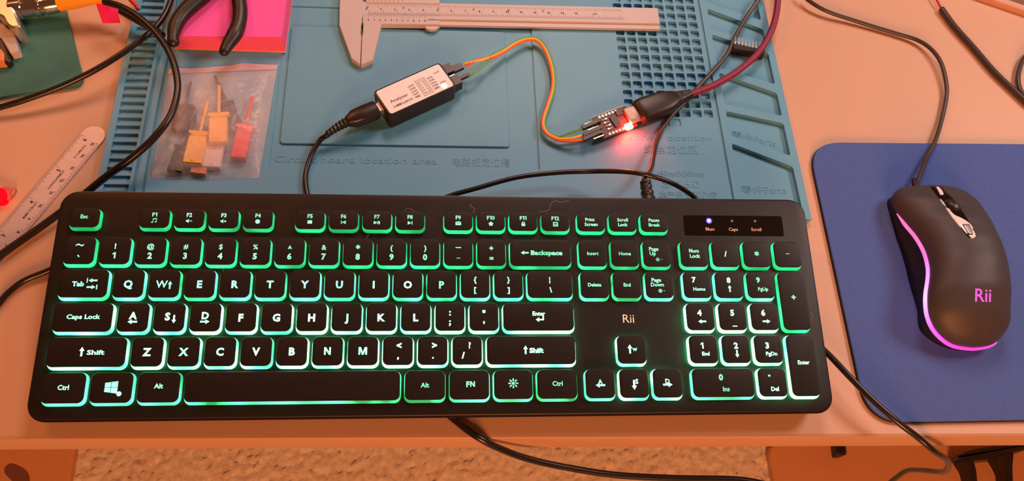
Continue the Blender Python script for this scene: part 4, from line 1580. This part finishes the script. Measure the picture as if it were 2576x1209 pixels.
pr = thing('pliers', 'pliers with thick black grips resting on the pink notes', 'pliers', (-130, 450, 17))
zp = 23
h1 = [(436, 108, 13.5), (436, 92, 13), (441, 66, 17), (456, 40, 18), (480, 15, 19.5), (512, -12, 20), (545, -45, 18), (575, -90, 16)]
h2 = [(563, 131, 11.5), (573, 112, 14.5), (590, 86, 18), (601, 58, 17), (604, 28, 17), (601, 0, 17), (597, -40, 16), (590, -90, 15)]
for h in (h1, h2):
    P = spline([at(a, b, zp) for a, b, w in h], 6)
    R = []
    for i in range(len(P)):
        s = i / 6
        k = min(int(s), len(h) - 2)
        w = h[k][2] + (h[k + 1][2] - h[k][2]) * (s - k)
        R.append(w / 3.45)
    tip = P[0] - (P[1] - P[0]).normalized() * 2.6
    mb = MB()
    mb.tube([tip, tip.lerp(P[0], .45)] + P, [R[0] * .35, R[0] * .8] + R, 12, flat=.85)
    mb.build('grip', M['rubber'], pr, smooth='all')
mb = MB()
pv = at(583, -105, zp)
mb.prism(rpoly([(pv.x - 9, pv.y - 6), (pv.x + 9, pv.y - 6), (pv.x + 8, pv.y + 14), (pv.x + 2, pv.y + 48), (pv.x - 2, pv.y + 48), (pv.x - 8, pv.y + 14)], 3), zp - 5, zp + 5, 1)
mb.build('jaws', M['steel'], pr, smooth=35)

t = thing('paper_tag', 'small magenta paper tag with a dark scribble by the yellow sleeve', 'tag', (at(272, 35, 8).x, at(272, 35, 8).y, 6))
q = [at(241, 9, 14), at(291, 12, 14), at(303, 57, 7), at(258, 58, 7)]
mb = MB()
mb.add([*q, *[p - Vector((0, 0, .3)) for p in q]], [(3, 2, 1, 0), (4, 5, 6, 7), (0, 1, 5, 4), (1, 2, 6, 5), (2, 3, 7, 6), (3, 0, 4, 7)])
mb.build('paper', M['magenta'], t)
mb = MB()
sc_ = [(268, 18), (274, 22), (268, 27), (277, 30), (271, 35), (281, 36), (275, 42), (282, 45)]


def on_tag(x, y):
    a, b, c_ = q[0], q[1], q[2]
    n_ = (b - a).cross(c_ - a).normalized()
    c = Vector((0, 0, CAM_H))
    d = at(x, y, 0) - c
    return c + d * ((a - c).dot(n_) / d.dot(n_)) + Vector((0, -.1, .15))


mb.tube(spline([on_tag(*p) for p in sc_], 5), .16, 5)
mb.build('scribble', M['magink'], t)

# ================================================================== GREEN PAD, PROBE CONNECTOR
g = [at(161, 8, 3), at(208, 196, 3), at(200, 213, 3), at(0, 244, 3), at(-120, 262, 3), at(-150, 40, 3), at(140, -60, 3)]
mb = MB()
mb.prism(rpoly(g[::-1], 2.5), 0, 3, .3)
o = mb.build('green_pad', M['green'], smooth=35)
tag(o, 'dark green rubber pad at the upper left corner of the desk', 'pad')

pb = thing('probe_lead', 'chrome coax connector with bright yellow sleeve at the upper left', 'connector', (at(90, 40, 3).x, at(90, 40, 3).y, 3))
c0, c1 = at(-30, 34, 12), at(150, 9, 14)
cdir = (c1 - c0).normalized()
mb = MB()
clen = (c1 - c0).length


def lathe(mb, p0, d, prof, n=20):
    d = d.normalized()
    s = d.cross(Vector((0, 0, 1))).normalized()
    u = s.cross(d)
    mb.loft([[p0 + d * a + (s * math.cos(2 * math.pi * k / n) + u * math.sin(2 * math.pi * k / n)) * r for k in range(n)] for a, r in prof])


lathe(mb, c0, cdir, [(0, 6), (14, 6), (15, 7.2), (22, 7.2), (22.5, 6.0), (clen - 16, 6.0), (clen - 15, 6.6), (clen - 12, 6.6), (clen - 11.5, 5.6), (clen - 9, 5.6), (clen - 8.5, 6.4), (clen - 3, 6.0), (clen, 5.2)])
mb.build('barrel', M['chrome'], pb, smooth=35)
mb = MB()
c2 = at(268, -8, 18)
lathe(mb, c1 - cdir * 3, (c2 - c1), [(0, 4.5), (1, 5.2), (12, 5.0), (26, 3.8), ((c2 - c1).length + 3, 3.1)])
mb.build('yellow_sleeve', M['yellow'], pb, smooth=35, label='bright yellow strain sleeve')
px_prism([(-10, -20), (26, -20), (34, 20), (52, 66), (30, 70), (16, 60), (6, 40), (-10, 36)], 19, 3, 1.2, 3).build('flange', M['silver'], pb, smooth=35)

t = thing('probe_clip', 'white plastic block with a black knob at the left edge of the green pad', 'clip', (at(15, 100, 3).x, at(15, 100, 3).y, 3))
px_prism([(-40, 50), (0, 52), (18, 68), (33, 77), (46, 126), (24, 132), (10, 108), (0, 92), (-40, 90)], 10, 3, .8, 1).build('body', M['white'], t, smooth=35)
px_prism([(-20, 92), (6, 96), (16, 118), (26, 150), (16, 158), (2, 150), (-20, 140)], 9, 3, 1, 2).build('knob', M['black'], t, smooth=35)
px_prism([(-30, 118), (0, 120), (9, 132), (8, 150), (-30, 152)], 11, 3.2, .8, 1.5).build('insert', M['corange'], t, smooth=35)

# ================================================================== STEEL RULER
r0, r1 = at(243, 330, 1), at(-10, 628, 1)
rX = (r0 - r1)
rX.z = 0
rX.normalize()
rY = Vector((-rX.y, rX.x, 0))
RH = 7.6
RXF = Matrix(((rX.x, rY.x, 0, r0.x), (rX.y, rY.y, 0, r0.y), (0, 0, 1, 0), (0, 0, 0, 1)))
ru = thing('ruler', 'steel pocket ruler with rounded end lying left of the mat', 'ruler', (r0.x - 30, r0.y - 60, 0))
out_ = [(3.4 - RH + RH * math.cos(a) * 1.0, RH * math.sin(a)) for a in [-math.pi / 2 + math.pi * k / 14 for k in range(15)]]
out_ = [(x + 2.2 - 2.2, y) for x, y in out_]
mb = MB()
mb.prism(out_ + [(-165, RH), (-165, -RH)], .1, 1.0)
mb.build('blade', M['steel'], ru, xf=RXF)
mb = MB()
for k in range(155):
    x = -7.5 - k * 1.0
    h = 3.6 if k % 10 == 0 else 2.8 if k % 5 == 0 else 2.0
    mb.add([(x - .13, -RH + .1, 1.04), (x + .13, -RH + .1, 1.04), (x + .13, -RH + h, 1.04), (x - .13, -RH + h, 1.04)], [(0, 1, 2, 3)])
    x = -6.5 - k * .794
    h = 4.0 if k % 32 == 0 else 3.0 if k % 8 == 0 else 2.0 if k % 4 == 0 else 1.5
    mb.add([(x - .13, RH - h, 1.04), (x + .13, RH - h, 1.04), (x + .13, RH - .1, 1.04), (x - .13, RH - .1, 1.04)], [(0, 1, 2, 3)])
mb.build('scale_marks', M['greyink'], ru, xf=RXF, kind='stuff')
mb = MB()
for i, s in enumerate(('6', '5', '4', '3')):
    put_text(mb, s, 2.6, -8.6 - i * 25.4, 2.6, 1.05, .03, rot=0.0)
for i in range(9):
    put_text(mb, str(15 - i), 2.0, -9.2 - i * 10.0, -3.6, 1.05, .03)
put_text(mb, 'STAINLESS', 1.5, -17, -.2, 1.05, .01, width=11)
put_text(mb, 'HARDENED', 1.5, -40, -.2, 1.05, .01, width=15)
put_text(mb, 'METRIC', 1.5, -64, -.2, 1.05, .01, width=13)
mb.build('numbers', M['ink'], ru, xf=RXF)

# red light at the left edge
t = thing('red_lamp', 'small glowing red lamp at the left edge of the desk', 'lamp', (at(-5, 488, 0).x, at(-5, 488, 0).y, 0))
px_prism([(-46, 470), (8, 470), (14, 484), (10, 502), (-46, 512)], 6, 0, 1, 2).build('lens', M['redglow'], t, smooth=35)
px_prism([(6, 466), (40, 470), (32, 488), (20, 500), (6, 504)], 3, 0, .5, 1.5).build('clear_tip', M['pinkclear'], t, smooth=35)

# tray at the upper right corner
t = thing('wooden_tray', 'corner of a pale wooden tray at the upper right edge', 'tray', (at(2560, 0, 0).x, at(2560, 0, 0).y, 0))
e0, e1 = at(2440, -6, 0), at(2600, 49, 0)
dv = (e1 - e0).normalized()
nv = Vector((-dv.y, dv.x, 0))
if nv.y < 0:
    nv = -nv
mb = MB()
a0, a1 = e0 - dv * 30, e1 + dv * 120
mb.prism([a0, a1, a1 + nv * 6, a0 + nv * 6], 0, 5, .6)
mb.build('rim', M['woodtray'], t, smooth=30)
mb = MB()
mb.prism([a0 + nv * 6, a1 + nv * 6, a1 + nv * 120, a0 + nv * 120], 0, 3.5)
mb.build('floor_panel', M['darkwood'], t)

# ================================================================== ZIP BAG WITH TEST CLIPS
bq = [at(380, 447, 6), at(650, 446, 6), at(698, 160, 6), at(424, 172, 6)]
bag = thing('zip_bag', 'clear plastic zip bag holding coloured test clips', 'bag', (-140, 325, ZT))
mbt, mbb = MB(), MB()
NB = 22


def bagpt(u, v, z):
    a = bq[0].lerp(bq[1], u)
    b = bq[3].lerp(bq[2], u)
    p = a.lerp(b, v)
    return Vector((p.x, p.y, z))


vs, fs, vb = [], [], []
for j in range(NB + 1):
    for i in range(NB + 1):
        u, v = i / NB, j / NB
        bul = (math.sin(math.pi * u) ** .35) * (math.sin(math.pi * min(1, v * 1.04)) ** .3) if 0 < v < .96 and 0 < u < 1 else 0
        z = ZT + .5 + 9.4 * bul + .5 * math.sin(9 * u + 5 * v) * bul + random.uniform(-.12, .12) * bul
        vs.append(bagpt(u, v, z))
        vb.append(bagpt(u, v, ZT + .12))
fs = [(j * (NB + 1) + i, j * (NB + 1) + i + 1, (j + 1) * (NB + 1) + i + 1, (j + 1) * (NB + 1) + i) for j in range(NB) for i in range(NB)]
mbt.add(vs, fs)
mbb.add(vb, fs)
mbt.build('film', M['film'], bag, smooth='all')
mbb.build('back_film', M['film'], bag)
mb = MB()
z0 = [bagpt(u / 14, .955, ZT + .9) for u in range(15)]
z1 = [bagpt(u / 14, 1.0 + (.03 * math.exp(-((u - 9.5) / 1.6) ** 2)), ZT + .7 + .5 * math.sin(u * 1.2)) for u in range(15)]
mb.loft([z0, z1], False, False, closed=False)
mb.build('zip_strip', M['zip'], bag, smooth='all')


def clip(name, base, tip, m, label, z, wmm=11.5, body=.42, stem=2.4):
    """mini test hook: wide body at the base end, flange, thin plunger towards the tip"""
    b, t_ = at(base[0], base[1], z), at(tip[0], tip[1], z)
    d = t_ - b
    Lc = d.length
    d.normalize()
    s = Vector((-d.y, d.x, 0))
    X = Matrix(((d.x, s.x, 0, b.x), (d.y, s.y, 0, b.y), (0, 0, 1, z), (0, 0, 0, 1)))
    o = thing(name, label, 'test clip', (b.x, b.y, ZT), 'test clips in the bag')
    hb = body * Lc
    mb = MB()
    mb.prism(rpoly([(0, -wmm / 2), (hb, -wmm / 2), (hb, wmm / 2), (0, wmm / 2)], .8), -2.2, 2.2, .5)
    mb.prism(circ(2.6, 0, 1.0, 10), 2.1, 2.5)
    mb.build('body', m, o, smooth=30, xf=X)
    mb = MB()
    mb.prism(rpoly([(hb, -wmm * .34), (hb + 2.6, -wmm * .62), (hb + 4.0, -wmm * .56), (hb + 3.8, 0), (hb + 4.0, wmm * .56), (hb + 2.6, wmm * .62), (hb, wmm * .34)], .4), -1.7, 1.7, .3)
    mb.build('finger_flange', m, o, smooth=30, xf=X)
    mb = MB()
    mb.tube([Vector((hb + 3, 0, 0)), Vector((hb + 6, 0, 0)), Vector((Lc - 1, 0, 0)), Vector((Lc, 0, 0))], [stem / 2 + .5, stem / 2, stem / 2 * .9, stem / 2 * .5], 10)
    mb.build('plunger', m, o, smooth='all', xf=X)
    return o


clip('test_clip', (484, 414), (523, 252), M['cyellow'], 'yellow test clip leaning left in the bag, lower of two', 9.4, 11.5, .42)
clip('test_clip', (549, 361), (551, 214), M['cyellow'], 'upright yellow test clip in the middle of the bag', 11.0, 11.2, .42)
clip('test_clip', (599, 400), (636, 241), M['cred'], 'red test clip on the right side of the bag', 8.0, 9.5, .44, 2.6)
clip('test_clip', (532, 424), (556, 290), M['cwhite'], 'white test clip below the upright yellow one', 7.0, 11.0, .48)
clip('test_clip', (440, 434), (492, 290), M['cbrown'], 'dark olive test clip at the lower left of the bag', 7.0, 9.5, .36)
clip('test_clip', (498, 440), (532, 320), M['corange'], 'pale orange test clip at the bottom of the bag', 6.4, 9.5, .36)
clip('test_clip', (452, 330), (480, 205), M['cdark'], 'dark blue-black test clip at the upper left of the bag', 6.8, 10, .42)
clip('test_clip', (600, 330), (540, 190), M['cdark'], 'blue-black test clip hidden behind the red one', 6.6, 8, .42)

bpy.context.view_layer.update()
